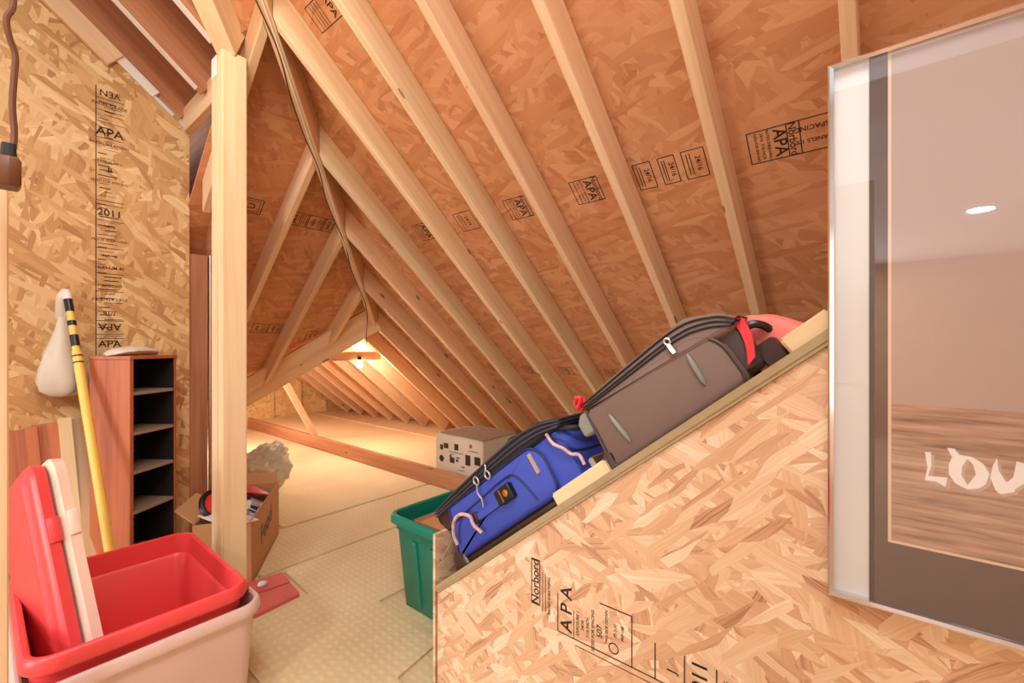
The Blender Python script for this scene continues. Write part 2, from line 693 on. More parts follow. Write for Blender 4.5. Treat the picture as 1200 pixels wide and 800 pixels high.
# walls
wl = struct(panel('wall_left', (0, 3.18, 0), (1, 0, 0), (0, 0, 1),
                  [(-.45, FLOOR), (.807, FLOOR), (.807, z5(.807) - .03), (-.45, z5(-.45) - .05)], .012, M['osb_wall']))
wf = struct(panel('wall_far', (0, 7.45, 0), (1, 0, 0), (0, 0, 1),
                  [(.7, FLOOR), (4.2, FLOOR), (4.2, z1(4.2) + .15), (2.42, z1(2.42) + .17), (.9, z3(.9) + .15), (.7, -1.0)], .012, M['osb_far']))
struct(panel('wall_right', (0, -1.35, 0), (-1, 0, 0), (0, 0, 1),
             [(.4, FLOOR), (-4.2, FLOOR), (-4.2, z1(4.2) + .2), (.4, z1(-.4) + .2)], .012, M['osb_wall']))
struct(panel('wall_hidden_left', (.80, 3.3, 0), (0, 1, 0), (0, 0, 1),
             [(0, FLOOR), (4.5, FLOOR), (4.5, 1.3), (0, 1.3)], .012, M['osb_far']))

struct(panel('wall_gable_gap', (.93, 0, 0), (0, -1, 0), (0, 0, 1), rect(-4.4, -2.95, .45, 1.75), .012, M['pine_red']))

# stair enclosure: front panel, raised end board, sloping deck
m = .776
XK = 1.05
front = struct(panel('wall_stairwell', (XK, 0, 0), (0, -1, 0), (0, 0, 1),
                     [(-1.227, FLOOR), (.9, FLOOR), (.9, .08 + m * .9 - .015), (-1.227, .08 - m * 1.227 - .015)], .012, M['osb_panel']))
struct(panel('wall_stairwell_end', (0, 1.239, 0), (1, 0, 0), (0, 0, 1),
             [(XK, FLOOR), (1.95, FLOOR), (1.95, -.66), (XK, -.682)], .012, M['osb_panel']))
DT = math.atan(m)
DE, DN = Vector((0, -math.cos(DT), math.sin(DT))), Vector((0, math.sin(DT), math.cos(DT)))
DO = Vector((0, 1.227, .08 - m * 1.227))
DECK = frame(DO, DE, Vector((1, 0, 0)), DN)
bm = box(.0, 2.6, XK - .006, 1.95, -.011, 0)
struct(obj('trim_stairwell_deck', bm, M['plywood_edge'], mw=DECK))
struct(obj('trim_deck_edge', box(.0, 2.6, XK - .008, XK + .012, -.003, .014), M['plywood_edge'], mw=DECK))

# finished room behind the camera, seen only mirrored in the picture glass
RZ = 1.15
struct(panel('floor_room', (0, 0, FLOOR), (1, 0, 0), (0, 1, 0), rect(-6.3, -.46, -2.2, 2.9), .1, M['carpet']))
struct(panel('ceiling_room', (0, 0, RZ), (1, 0, 0), (0, -1, 0), rect(-6.3, -.46, -2.9, 2.2), .1, M['ceilpaint']))
struct(panel('wall_room_far', (-6.3, 0, 0), (0, 1, 0), (0, 0, 1), rect(-2.2, 2.9, FLOOR, RZ), .1, M['wallpaint']))
struct(panel('wall_room_left', (0, 2.9, 0), (1, 0, 0), (0, 0, 1), rect(-6.3, -.46, FLOOR, RZ), .1, M['wallpaint']))
struct(panel('wall_room_right', (0, -2.2, 0), (-1, 0, 0), (0, 0, 1), rect(.46, 6.3, FLOOR, RZ), .1, M['wallpaint']))
dr = struct(obj('door_1', box(-.79, -.75, .05, .82, FLOOR + .01, .80), M['doorpaint'], bev=.004))
bm = bmesh.new()
lathe(bm, [(.026, 0), (.026, .008), (.011, .012), (.011, .045), (.02, .05)], 16, Matrix.Translation((-.75, .11, -.2)) @ Matrix.Rotation(math.radians(90), 4, 'Y'))
tube(bm, [(-.702, .11, -.2), (-.702, .22, -.2)], .01)
obj('door_handle', bm, M['chrome'], dr, True)
for nm, mw_ in (('fill_frame_1', frame((-6.29, 1.85, .2), (0, 1, 0), (0, 0, 1), (1, 0, 0))), ('fill_frame_2', frame((-1.9, -2.19, .2), (-1, 0, 0), (0, 0, 1), (0, 1, 0)))):  # made-up frames around the two added fill lights, out of view
    bm = bmesh.new()
    for b_ in ((-.95, -.85, -.85, .85), (.85, .95, -.85, .85), (-.85, .85, .76, .85), (-.85, .85, -.85, -.76)):
        add_box(bm, *b_, 0, .03)
    struct(obj(nm, bm, M['doorpaint'], mw=mw_))

# stamps printed on the boards
bm = bmesh.new()
for k, (yy, w, kind) in enumerate([(-.3, .16, 0), (-.02, .2, 2), (.21, .15, 1), (.33, .17, 0), (.62, .09, 3), (.73, .07, 3), (.84, .08, 3), (1.14, .15, 0), (1.58, .15, 0), (1.99, .15, 3), (2.4, .14, 0), (2.78, .14, 3)]):
    cx, cy = -yy, (XE - 1.935) / CS
    h = .13
    box2(bm, cx - w / 2, cy - h / 2, cx + w / 2, cy + h / 2, .004)
    if kind == 0:
        text_into(bm, 'APA', .06, cx + w * .12, cy, -math.pi / 2)
        text_into(bm, 'RATED SHEATHING', .014, cx - w * .1, cy, -math.pi / 2)
        text_into(bm, '24/16  7/16 INCH', .015, cx - w * .22, cy, -math.pi / 2)
        text_into(bm, 'SIZED FOR SPACING', .013, cx - w * .34, cy, -math.pi / 2)
        text_into(bm, 'Norbord', .036, cx + w * .36, cy, -math.pi / 2)
    elif kind == 1:
        text_into(bm, 'SPACING', .026, cx, cy + .03, math.pi)
        text_into(bm, 'PANELS 1/8"', .022, cx, cy - .02, math.pi)
    elif kind == 2:
        text_into(bm, 'SPACING', .03, cx, cy + .04, math.pi)
        text_into(bm, 'PANELS', .03, cx, cy, math.pi)
        text_into(bm, 'EDGES 1/8"', .026, cx, cy - .04, math.pi)
    else:
        text_into(bm, '24/16', .03, cx + .015, cy, -math.pi / 2)
        for j in (-.3, -.15):
            bar2(bm, cx + w * j, cy - .05, cx + w * j, cy + .05, .004)
for yy in (1.6, 2.02, 2.4, 2.8):
    cx, cy = -yy, (XE - 3.1) / CS
    box2(bm, cx - .06, cy - .05, cx + .06, cy + .05, .004)
    text_into(bm, 'APA', .045, cx + .01, cy, -math.pi / 2)
    for j in (-.04, -.028, -.016):
        bar2(bm, cx + j, cy - .04, cx + j, cy + .04, .003)
cx, cy = -1.98, (XE - 1.02) / CS
box2(bm, cx - .1, cy - .055, cx + .1, cy + .055, .004)
text_into(bm, 'APA', .05, cx + .05, cy, -math.pi / 2)
for j in (-.07, -.05, -.03, -.01):
    bar2(bm, cx + j, cy - .05, cx + j, cy + .05, .004)
stamp_obj(bm, ceil_r)

bm = bmesh.new()
for xx, yy, kind in ((1.12, 3.1, 2), (1.42, 3.12, 0), (1.55, 3.12, 1), (1.66, 3.12, 0), (1.33, 3.98, 1), (1.5, 3.99, 1), (1.63, 3.99, 1), (1.98, 4.05, 1)):
    cx, cy = xx, (5.4 - yy) / CS
    box2(bm, cx - .06, cy - .055, cx + .06, cy + .055, .005)
    if kind == 2:
        box2(bm, cx - .045, cy - .04, cx + .045, cy + .04, .004)
        text_into(bm, 'U', .06, cx, cy, math.pi / 2)
    else:
        text_into(bm, 'APA' if kind else '24/16', .034, cx - .02, cy, math.pi / 2)
        for j in (.015, .028, .041):
            bar2(bm, cx + j, cy - .045, cx + j, cy + .045, .004)
stamp_obj(bm, ceil_h)

bm = bmesh.new()
bar2(bm, .397, -.06, .397, 1.36, .004)
random.seed(3)
for k in range(60):
    yy = -.05 + k * .0225 + random.uniform(-.004, .004)
    x0_ = random.choice((.405, .41, .43))
    bar2(bm, x0_, yy, x0_ + random.uniform(.03, .08), yy, random.choice((.002, .003, .005)))
for yy, s, tx, rot in ((1.25, .045, 'VEN', math.pi), (1.19, .022, 'PANEL GRADE', 0), (1.05, .06, 'APA', 0), (.99, .018, 'RATED SHEATHING', 0), (.9, .018, 'EXPOSURE 1', 0),
                       (.86, .035, 'B', 0), (.8, .016, 'SIZED FOR SPACING', 0), (.64, .05, '2011', 0), (.57, .02, '24/16', 0), (.5, .016, 'PS 2-10  SHEATHING', 0), (.42, .018, 'PRP-108', 0),
                       (.36, .022, 'HUD-UM-40', 0), (.27, .018, 'EXPOSURE 1', math.pi), (.2, .02, '7/16 CATEGORY', math.pi), (.13, .03, '7/16', math.pi), (.06, .05, 'APA', math.pi), (-.03, .05, 'APA', 0)):
    text_into(bm, tx, s, .452, yy * 1.04 + .03, rot)
for yy in (1.22, 1.16, 1.1, 1.02, .7, .68, .6, .46, .33, .24, .09, .02, .0):
    bar2(bm, .397, yy * 1.04 + .03, .51, yy * 1.04 + .03, .003)
stamp_obj(bm, wl)

bm = bmesh.new()
bar2(bm, -.71, -.807, -.1, -.807, .003)
bar2(bm, -.655, -.823, -.2, -.823, .002)
box2(bm, -.805, -.76, -.775, -.63, .003)
text_into(bm, 'Norbord', .036, -.79, -.695, math.pi / 2)
for xx in (-.765, -.755):
    bar2(bm, xx, -.77, xx, -.66, .002)
text_into(bm, 'RATED SHEATHING', .012, -.742, -.72, math.pi / 2)
bar2(bm, -.712, -.807, -.712, -.7, .003)
text_into(bm, 'A P A', .052, -.683, -.735, math.pi / 2)
bar2(bm, -.66, -.807, -.66, -.73, .002)
for xx, tx in ((-.647, 'EXPOSURE 1'), (-.632, '24/16'), (-.616, '7/16 INCH'), (-.6, 'SIZED FOR SPACING')):
    text_into(bm, tx, .012, xx, -.76, math.pi / 2)
text_into(bm, '507', .022, -.58, -.755, math.pi / 2)
for xx, tx in ((-.56, 'THIS SIDE DOWN'), (-.535, 'PS 2-10'), (-.515, 'PRP-108')):
    text_into(bm, tx, .011, xx, -.735, math.pi / 2)
bar2(bm, -.49, -.807, -.49, -.68, .003)
bar2(bm, -.58, -.68, -.49, -.68, .003)
ring = [Vector((-.54 + .013 * math.cos(a * math.pi / 8), -.782 + .013 * math.sin(a * math.pi / 8))) for a in range(16)]
for i in range(16):
    bar2(bm, ring[i].x, ring[i].y, ring[(i + 1) % 16].x, ring[(i + 1) % 16].y, .003)
for xx in (-.43, -.36, -.29, -.2, -.165):
    bar2(bm, xx, -.807, xx, -.72, .003)
text_into(bm, 'J', .03, -.39, -.77, math.pi / 2)
text_into(bm, '2011', .048, -.325, -.765, math.pi / 2)
text_into(bm, 'SPACING', .014, -.27, -.765, math.pi / 2)
text_into(bm, 'PRODUCT', .014, -.185, -.765, math.pi / 2)
stamp_obj(bm, front)

# ------------------------------------------------------------------ rafters and posts
NU = Vector((SN, 0, CS))
ORD = ['second', 'third', 'fourth', 'fifth', 'sixth', 'seventh', 'eighth', 'ninth', 'tenth', 'eleventh', 'twelfth', 'thirteenth', 'fourteenth', 'fifteenth', 'sixteenth', 'seventeenth', 'eighteenth']
ys = [.085, .497, .917, 1.357, 1.733, 2.15, 2.586, 2.965, 3.347, 3.73, 4.13, 4.54, 4.95, 5.35, 5.76, 6.16, 6.57, 6.97]
for i, y in enumerate(ys):
    xs = 2.43 if y > 3.73 else max(-.3, y - 1.31 + .036)
    r = beam('rafter', (xs, y, z1(xs)), (3.99, y, z1(3.99)), .04, .14, NU, M['pine_pale'] if i in (4, 5, 6) else M['pine'],
             (1 / CS if 1.2 < y <= 3.73 else 0, -T))
    lab = 'pine rafter of the right roof slope, nearest, its foot behind the framed picture' if i == 0 else \
        'pine rafter of the right roof slope, %s counting leftwards from the framed picture' % ORD[i - 1]
    tag(r, lab, 'rafter', 'rafters of the right roof slope')

hp0 = Vector((-.3, 1.01, z1(-.3) - .02))
hp1 = Vector((2.41, 3.72, z1(2.41) - .02))
tag(beam('hip_rafter', hp0, hp1, .045, .17, (SN * .7, SN * .7, CS), M['pine']),
    'long hip rafter sloping away between both roof slopes, white cable stapled along it', 'hip rafter')
v0 = Vector((2.47, 3.69, z2(3.69) - .05))
v1 = Vector((.88, 5.28, z2(5.28) - .05))
tag(beam('valley_rafter', v0, v1, .045, .235, (-.3, -.3, 1), M['pine']),
    'deep valley beam running down leftwards across the opening to the far wing', 'valley beam')
for i, (x, ye) in enumerate([(.85, 3.06), (1.30, 4.83), (1.70, 4.43), (2.10, 4.03)]):
    ys0 = x + 1.31 + .036
    r = beam('jack_rafter', (x, ys0, z2(ys0)), (x, ye - .036, z2(ye - .036)), .04, .14, (0, SN, CS), M['pine'],
             (-1 / CS, -T), (1 / CS if i else 0, -T))
    tag(r, ['short jack rafter passing behind the post, its cut end left of the post',
            'longest jack rafter on the hip slope, just right of the post top',
            'middle jack rafter on the hip slope, ending on the deep valley beam',
            'shortest jack rafter on the hip slope, beside the hanging wires near the valley top'][i], 'rafter', 'jack rafters of the hip slope')
# beam parallel to the hip that lands on the post, and rafters of the low left slope
tag(beam('valley_rafter', (-.32, 1.29, z5(-.32)), (.74, 2.35, z5(.74)), .085, .2, (SN * .7, SN * .7, CS), M['pine_pale']),
    'sloping doubled beam landing on top of the post', 'valley beam')
for i, y in enumerate((1.96, 2.37, 2.78, 3.21)):
    x1 = min(y - 1.66, .76)
    r = beam('rafter', (-.42, y, z5(-.42)), (x1, y, z5(x1)), .04, .24, NU, M['pine_red'])
    tag(r, ['reddish deep rafter at the top edge, right of the two white-edged ones', 'reddish deep rafter with a white lower edge, meeting the post top',
            'reddish deep rafter with a long white lower edge, between the golden wall and the post',
            'reddish deep rafter directly above the sloping top of the golden wall'][i], 'rafter', 'deep rafters above the golden wall')
    x = Vector((CS, 0, -SN))
    L = (x1 + .42) / CS
    e = obj('edge_strip', box(0.002, L - .03, -.0195, .0195, -.003, 0), M['white_strip'])  # thin white strip along the rafter's underside
    e.parent = r
    e['label'] = 'white lower edge'

tag(beam('header', (.80, 2.44, 1.255), (.80, 3.3, 1.255), .04, .14, (0, 0, 1), M['pine']), 'short header board running from the post top back to the golden wall', 'header')
# post made of two studs
po = empty('post', loc=(.768, 2.40, FLOOR))
tag(po, 'pale wooden post of two studs, standing behind the red bin', 'post')
L = z5(.72) - FLOOR - .0
for (ya, yb) in ((-.07, -.022), (-.0215, .07)):
    bm = box(0, L, -.053, .053, ya, yb)
    bmesh.ops.bevel(bm, geom=bm.edges[:], offset=.005, segments=2, affect='EDGES')
    o = obj('stud', bm, M['pine_pale'])
    o.parent = po
    o.matrix_local = frame((0, 0, 0), (0, 0, 1), (1, 0, 0), (0, 1, 0))
o = obj('tape_patch', box(-.0545, -.053, .0, .066, L - .1, L - .006), M['paper_white'], po)

# wall framing behind the post
s = beam('stud', (.862, 3.22, FLOOR), (.862, 3.22, z2(3.22) - .05), .10, .04, (0, 1, 0), M['pine_red'])
tag(s, 'reddish stud standing between the golden wall and the post', 'stud')
bm = bmesh.new()
tube(bm, [(.932, 3.24, FLOOR), (.932, 3.24, .55)], .011, 8)
tag(obj('conduit_pipe', bm, M['steel'], smooth=True), 'thin grey conduit pipe running up just left of the post', 'pipe')
tag(beam('blocking', (-.3, 3.155, z5(-.3) - .12), (.44, 3.155, z5(.44) - .12), .035, .10, NU, M['pine']),
    'pale board nailed along the sloping top of the golden wall', 'board')
tag(beam('insulation_strip', (.46, 3.166, z5(.46) - .045), (.63, 3.166, z5(.63) - .045), .02, .05, NU, M['white_strip']), 'white strip showing above the sloping top of the golden wall', 'strip')
tag(beam('floor_plate', (2.65, 1.3, FLOOR), (2.65, 7.44, FLOOR), .04, .16, (0, 0, 1), M['pine_red']), 'long board on edge across the floor, fronting the raised platform', 'board')
tag(beam('collar_tie', (2.08, 4.25, -.17), (2.82, 4.25, -.17), .04, .09, (0, 0, 1), M['pine']), 'short horizontal collar tie holding the lit bulb', 'collar tie')
tag(beam('brace', (2.66, 5.45, -1.16), (2.1, 5.45, -.09), .045, .07, (1, 0, .5), M['pine']), 'slanting brace standing on the far platform', 'brace')
for i, x in enumerate((2.98, 3.41, 3.84)):
    top = z1(x) + .05
    tag(beam('stud', (x, 7.41, -1.16), (x, 7.41, top), .04, .05, (0, 1, 0), M['pine']),
        ['tallest stud on the far gable wall, left of the slanting brace', 'middle stud on the far gable wall, right of the slanting brace', 'shortest stud on the far gable wall, beside the eave'][i], 'stud', 'studs on the far gable wall')
tag(beam('stud', (.02, 1.535, FLOOR), (.02, 1.535, .37), .05, .05, (0, 1, 0), M['pine_pale']), 'stud at the left picture edge below the hanging cord outlet', 'stud')

# bulb
lb = empty('light_bulb', loc=(2.56, 4.225, -.13))
tag(lb, 'bare lit bulb hanging on the collar tie in the far wing', 'light bulb')
bm = bmesh.new()
lathe(bm, [(.004, 0), (.02, 0), (.02, -.03), (.014, -.04)], 14)
obj('socket', bm, M['black_plastic'], lb, True)
bm = bmesh.new()
lathe(bm, [(.013, -.036), (.016, -.05), (.029, -.075), (.031, -.09), (.026, -.106), (.012, -.118), (.002, -.12)], 18)
obj('glass_bulb', bm, M['bulb'], lb, True)

# wires along the hip
hd = (hp1 - hp0).normalized()
up = Vector((.45, .45, 1)).normalized()
side = hd.cross(up).normalized()


def hip_pt(f, s, d):
    return hp0.lerp(hp1, f) + side * s - up * d


bm = bmesh.new()
tube(bm, smooth_path([hip_pt(f, .006 + .004 * math.sin(f * 31), .006 + .002 * math.sin(f * 17)) for f in [i / 14 for i in range(14)]]), .0045, 6)
tag(obj('electrical_cable', bm, M['cord_white'], smooth=True), 'white electrical cable stapled along the underside of the hip rafter', 'cable')
bm = bmesh.new()
tube(bm, smooth_path([hip_pt(f, -.012 + .012 * math.sin(f * 43 + 1), .010 + .006 * math.sin(f * 23)) for f in [.3 + i * .05 for i in range(14)]] + [Vector((2.3, 3.68, .1)), Vector((2.31, 3.7, -.02))]), .0032, 6)
tag(obj('dark_wire', bm, M['cord_dark'], smooth=True), 'thin dark wire winding beside the white cable, its end dangling at the valley', 'wire')

# hanging cord with its outlet at the left edge
ec = empty('extension_lead', loc=P(10, 200, .93))
tag(ec, 'brown extension cord hanging at the upper left with its outlet end', 'cord')
o0 = P(10, 200, .93)
bm = bmesh.new()
tube(bm, [q - o0 for q in smooth_path([P(4, -60, .93), P(5, 0, .93), P(12, 22, .93), P(10, 40, .93), P(3, 60, .93), P(4, 85, .93), P(6, 120, .93), P(4, 150, .93), P(5, 172, .93)])], .0055, 8)
obj('cable', bm, M['cord_brown'], ec, True)
bm = bmesh.new()
prism(bm, round_poly(rect(-.028, .014, -.012, .012), .005, 3), [(.028, .003), (.03, .0), (.055, .002)])
obj('plug', bm, M['black_plastic'], ec, True)
bm = bmesh.new()
prism(bm, round_poly([(-.036, -.018), (.018, -.018), (.022, 0), (.018, .018), (-.036, .018)], .006, 3), [(-.034, .004), (-.028, 0), (.02, 0), (.028, .005)])
oc = obj('outlet_block', bm, M['cord_brown'], ec, True)
bm = bmesh.new()
for dx in (-.018, -.002, .01):
    add_box(bm, dx - .002, dx + .002, -.0188, -.017, -.008, .004)
obj('slot', bm, M['black_plastic'], oc)
ec.rotation_euler = (0, 0, AZ - math.radians(90) - .7)

# ------------------------------------------------------------------ framed picture
PX = 1.028
pic = empty('framed_picture', mw=frame((PX, 0, 0), (0, -1, 0), (0, 0, 1), (-1, 0, 0)))
tag(pic, 'large chrome framed picture with white lettering, hung on the stairwell panel', 'picture')
FX0, FX1, FZ0, FZ1 = -.086, .72, -.468, .52
bm = bmesh.new()
fo, fi = rect(FX0, FX1, FZ0, FZ1), rect(FX0 + .009, FX1 - .009, FZ0 + .009, FZ1 - .009)
ring = []
for z, o_, in ((-.018, fo), (.006, fo), (.008, [(x + (.003 if x < 0 else -.003), y + (.003 if y < 0 else -.003)) for x, y in fo]), (.006, fi), (-.018, fi)):
    ring.append([(x, y, z) for x, y in o_])
loft(bm, ring + [ring[0]], False, False)
bmesh.ops.remove_doubles(bm, verts=bm.verts[:], dist=1e-6)
obj('frame', bm, M['chrome'], pic)
o = obj('backing_board', box(FX0 + .008, FX1 - .008, FZ0 + .008, FZ1 - .008, -.016, -.008), M['doorpaint'], pic)
o['label'] = 'white backing strip showing at the left'
obj('mat_board', box(-.026, FX1 - .009, FZ0 + .009, FZ1 - .009, -.008, -.006), M['mat_brown'], pic)
obj('bevel_border', box(.0, FX1 - .05, -.349, FZ1 - .009, -.006, -.005), M['peach'], pic)
obj('print', box(.0045, FX1 - .055, -.344, FZ1 - .012, -.005, -.0045), M['print'], pic)
# letters, outlines in picture coordinates
def pc(x, y):
    q = P(x, y, 1)
    q = q * (PX / q.x)
    return (-q.y, q.z)


LET = {
    'letter_l': [[(1084, 530), (1091, 530), (1092, 545), (1088, 558), (1111, 560), (1108, 571), (1098, 565), (1084, 563), (1087, 548)]],
    'letter_o': [[(1110, 525), (1119, 526), (1124, 533), (1140, 536), (1153, 544), (1160, 556), (1156, 568), (1147, 573), (1134, 574), (1134, 569), (1144, 557), (1141, 545), (1134, 538), (1128, 547), (1127, 557), (1134, 569), (1134, 574), (1120, 567), (1112, 556), (1112, 545), (1116, 536)]],
    'letter_v': [[(1169, 537), (1171, 552), (1180, 566), (1188, 560), (1192, 541), (1203, 544), (1203, 566), (1190, 574), (1190, 577), (1173, 580), (1167, 575), (1161, 560), (1164, 546)]],
}
for nm, polys in LET.items():
    for dz, mt, dx, dy in ((0, M['letter'], 0, 0), (-.0003, M['letter_shade'], 4, 3)):  # second copy, grey and offset, is the letter's shadow put in as colour
        bm = bmesh.new()
        for pl in polys:
            pts = [pc(x + dx, y + dy) for x, y in pl]
            vs = [bm.verts.new((x, y, -.004 + dz)) for x, y in pts]
            es = [bm.edges.new((vs[i], vs[(i + 1) % len(vs)])) for i in range(len(vs))]
            bmesh.ops.triangle_fill(bm, edges=es, use_beauty=True)
        par = obj(nm if dz == 0 else 'letter_shadow', bm, mt, pic if dz == 0 else par)
obj('glass_pane', box(FX0 + .008, FX1 - .008, FZ0 + .008, FZ1 - .008, .001, .003), M['glass'], pic)

# ------------------------------------------------------------------ luggage on the sloping deck
def outline_tube(bm, poly, y, r, lift=0.0):
    tube(bm, [(q.x, y, q.y) for q in poly], r, 6, True)


def plan_loop(bm, x0, x1, y0, y1, z, rad, r):
    tube(bm, [(q.x, q.y, z) for q in round_poly(rect(x0, x1, y0, y1), rad, 6)], r, 6, True)


def deck_root(name, X0):
    return empty(name, mw=frame(DO + Vector((X0, 0, 0)) + DN * .001, DE, Vector((1, 0, 0)), DN))


# blue suitcase
bs = deck_root('suitcase', 1.10)
tag(bs, 'blue fabric suitcase lying lower on the sloping deck', 'suitcase')
W = .37
side_poly = round_poly([(.105, .038), (.662, .036), (.675, .215), (.165, .222)], [.012, .05, .07, .02], 6)
bm = bmesh.new()
prism(bm, side_poly, [(0, .018), (.006, .006), (.016, 0), (W - .016, 0), (W - .006, .006), (W, .018)], 'y')
obj('body', bm, M['blue_fabric'], bs, True)
bm = bmesh.new()
outline_tube(bm, inset_poly(side_poly, .006), .002, .0042)
obj('piping', bm, M['blue_dark'], bs, True)
# upslope end cap with its pocket panel
endp = round_poly([(.62, .035), (.75, .028), (.765, .16), (.745, .215), (.62, .215)], [.01, .03, .03, .03, .01], 6)
bm = bmesh.new()
prism(bm, endp, [(.012, .012), (.03, 0), (W - .03, 0), (W - .012, .012)], 'y')
obj('end_panel', bm, M['blue_fabric'], bs, True)
bm = bmesh.new()
tube(bm, smooth_path([(.70, .009, .20), (.745, .012, .165), (.762, .03, .12), (.762, .2, .115)]), .003, 6)
obj('seam_piping', bm, M['blue_dark'], bs, True)
# dark zipped front layers, facing up
def top_lid(root, prof, W_, lines, fabric, ztape, r):
    # padded front, lying uppermost; its side profile runs along the case
    bm = bmesh.new()
    prism(bm, prof, [(-.002, .012), (.004, .004), (.016, 0), (W_ - .016, 0), (W_ - .004, .004), (W_ + .002, .012)], 'y')
    obj('front_lid', bm, fabric, root, True)
    bm = bmesh.new()
    for ln in lines:
        side_ = smooth_path([(s_, -.003, n_) for s_, n_ in ln], 6)
        e = side_[-1]
        tube(bm, side_ + smooth_path([(e.x + .004, .004, e.z), (e.x + .008, .03, e.z - .001), (e.x + .008, W_ - .03, e.z - .001), (e.x, W_, e.z)], 4), r, 6)
    obj('zipper', bm, ztape, root, True)


top_lid(bs, round_poly([(.088, .208), (.77, .196), (.785, .214), (.70, .254), (.58, .270), (.30, .259), (.085, .238)], [.008, .01, .012, .05, .06, .1, .012], 5), W,
        [[(.092, .217), (.35, .226), (.56, .230), (.68, .222), (.765, .203)],
         [(.092, .227), (.35, .238), (.56, .243), (.69, .233), (.772, .209)],
         [(.095, .236), (.32, .251), (.57, .258), (.695, .246), (.778, .216)]], M['black_fabric'], M['zip_grey'], .0034)
# base guards
bm = bmesh.new()
prism(bm, round_poly([(.07, .005), (.16, .012), (.15, .055), (.102, .075), (.085, .06)], .01, 4), [(-.006, .01), (.0, 0), (W, 0), (W + .006, .01)], 'y')
obj('corner_guard', bm, M['brown_guard'], bs, True)
bm = bmesh.new()
prism(bm, round_poly([(.15, .008), (.63, .008), (.65, .042), (.13, .042)], .012, 4), [(.004, .01), (.012, 0), (W - .012, 0), (W - .004, .01)], 'y')
obj('base_strip', bm, M['brown_guard'], bs, True)
for yy in (.03, W - .05):
    bm = bmesh.new()
    lathe(bm, [(.012, -.012), (.03, -.012), (.034, -.006), (.034, .006), (.03, .012), (.012, .012)], 20, Matrix.Translation((.10, yy, .205)) @ Matrix.Rotation(math.radians(90), 4, 'X'))
    wh = obj('wheel', bm, M['black_plastic'], bs, True)
    bm = bmesh.new()
    prism(bm, round_poly([(.095, .15), (.15, .15), (.165, .232), (.10, .25), (.085, .2)], .02, 4), [(yy - .022, .006), (yy - .016, 0), (yy + .016, 0), (yy + .022, .006)], 'y')
    obj('wheel_housing', bm, M['brown_guard'], bs, True)
# side pocket edge, handle strap, lock badge
bm = bmesh.new()
tube(bm, smooth_path([(.17, -.001, .16), (.30, -.001, .168), (.48, -.001, .176), (.53, -.001, .16), (.555, -.001, .10), (.565, -.001, .062)]), .0035, 6)
obj('pocket_seam', bm, M['blue_dark'], bs, True)
bm = bmesh.new()
prism(bm, round_poly(rect(.29, .45, .112, .138), .008, 3), [(-.012, .003), (-.009, 0), (-.004, 0)], 'y')
obj('carry_strap', bm, M['blue_fabric'], bs, True)
bm = bmesh.new()
prism(bm, round_poly(rect(.425, .50, .108, .158), .006, 3), [(-.022, .004), (-.018, 0), (.0, 0)], 'y')
bd = obj('lock_badge', bm, M['black_plastic'], bs, True)
bm = bmesh.new()
lathe(bm, [(.011, 0), (.011, .004), (.006, .005), (.002, .005)], 14, Matrix.Translation((.478, -.0215, .133)) @ Matrix.Rotation(math.radians(90), 4, 'X'))
add_box(bm, .452, .457, -.0235, -.02, .112, .154)
obj('lock_dial', bm, M['gold'], bd, True)
bm = bmesh.new()
prism(bm, round_poly(rect(.275, .305, .11, .145), .006, 3), [(-.018, .004), (-.012, 0), (.0, 0)], 'y')
obj('strap_anchor', bm, M['brown_guard'], bs, True)
bm = bmesh.new()
tube(bm, smooth_path([(.30, -.02, .075), (.285, -.026, .11), (.29, -.03, .14), (.25, -.034, .165), (.20, -.03, .155), (.165, -.022, .12), (.155, -.015, .09)]), .006, 8)
obj('string_tie', bm, M['string'], bs, True)
# name label at the seam and zip pulls with white ties
obj('name_tag', box(.612, .628, -.004, .0, .125, .19), M['silver'], bs)
for (s0, n0, mt) in ((.372, .24, 'silver'), (.432, .232, 'silver')):
    bm = bmesh.new()
    tube(bm, [(s0 + .011 * math.cos(a), -.012, n0 - .014 + .014 * math.sin(a)) for a in [k * math.pi / 6 for k in range(12)]], .0032, 6, True)
    tube(bm, smooth_path([(s0 - .004, -.013, n0 - .026), (s0 - .016, -.014, n0 - .05), (s0 - .012, -.013, n0 - .075), (s0 - .022, -.013, n0 - .1)] if s0 < .4 else [(s0, -.01, n0), (s0 + .008, -.008, n0 + .02)]), .003, 6)
    obj('zip_pull', bm, M[mt], bs, True)
bm = bmesh.new()
tube(bm, smooth_path([(.755, .02, .20), (.80, .05, .17), (.80, .2, .165), (.755, .24, .19)]), .009, 8)
obj('grab_handle', bm, M['black_fabric'], bs, True)
bm = bmesh.new()
prism(bm, round_poly(rect(.758, .785, .035, .085), .01, 3), [(.05, .004), (.06, 0), (.29, 0), (.30, .004)], 'y')
obj('handle_housing', bm, M['silver'], bs, True)

bm = bmesh.new()
tube(bm, smooth_path([(.715, .0, .205), (.722, -.004, .17), (.745, -.004, .14), (.755, .002, .115), (.775, .006, .10), (.775, .004, .07)]), .005, 8)
obj('string_tie', bm, M['string'], bs, True)

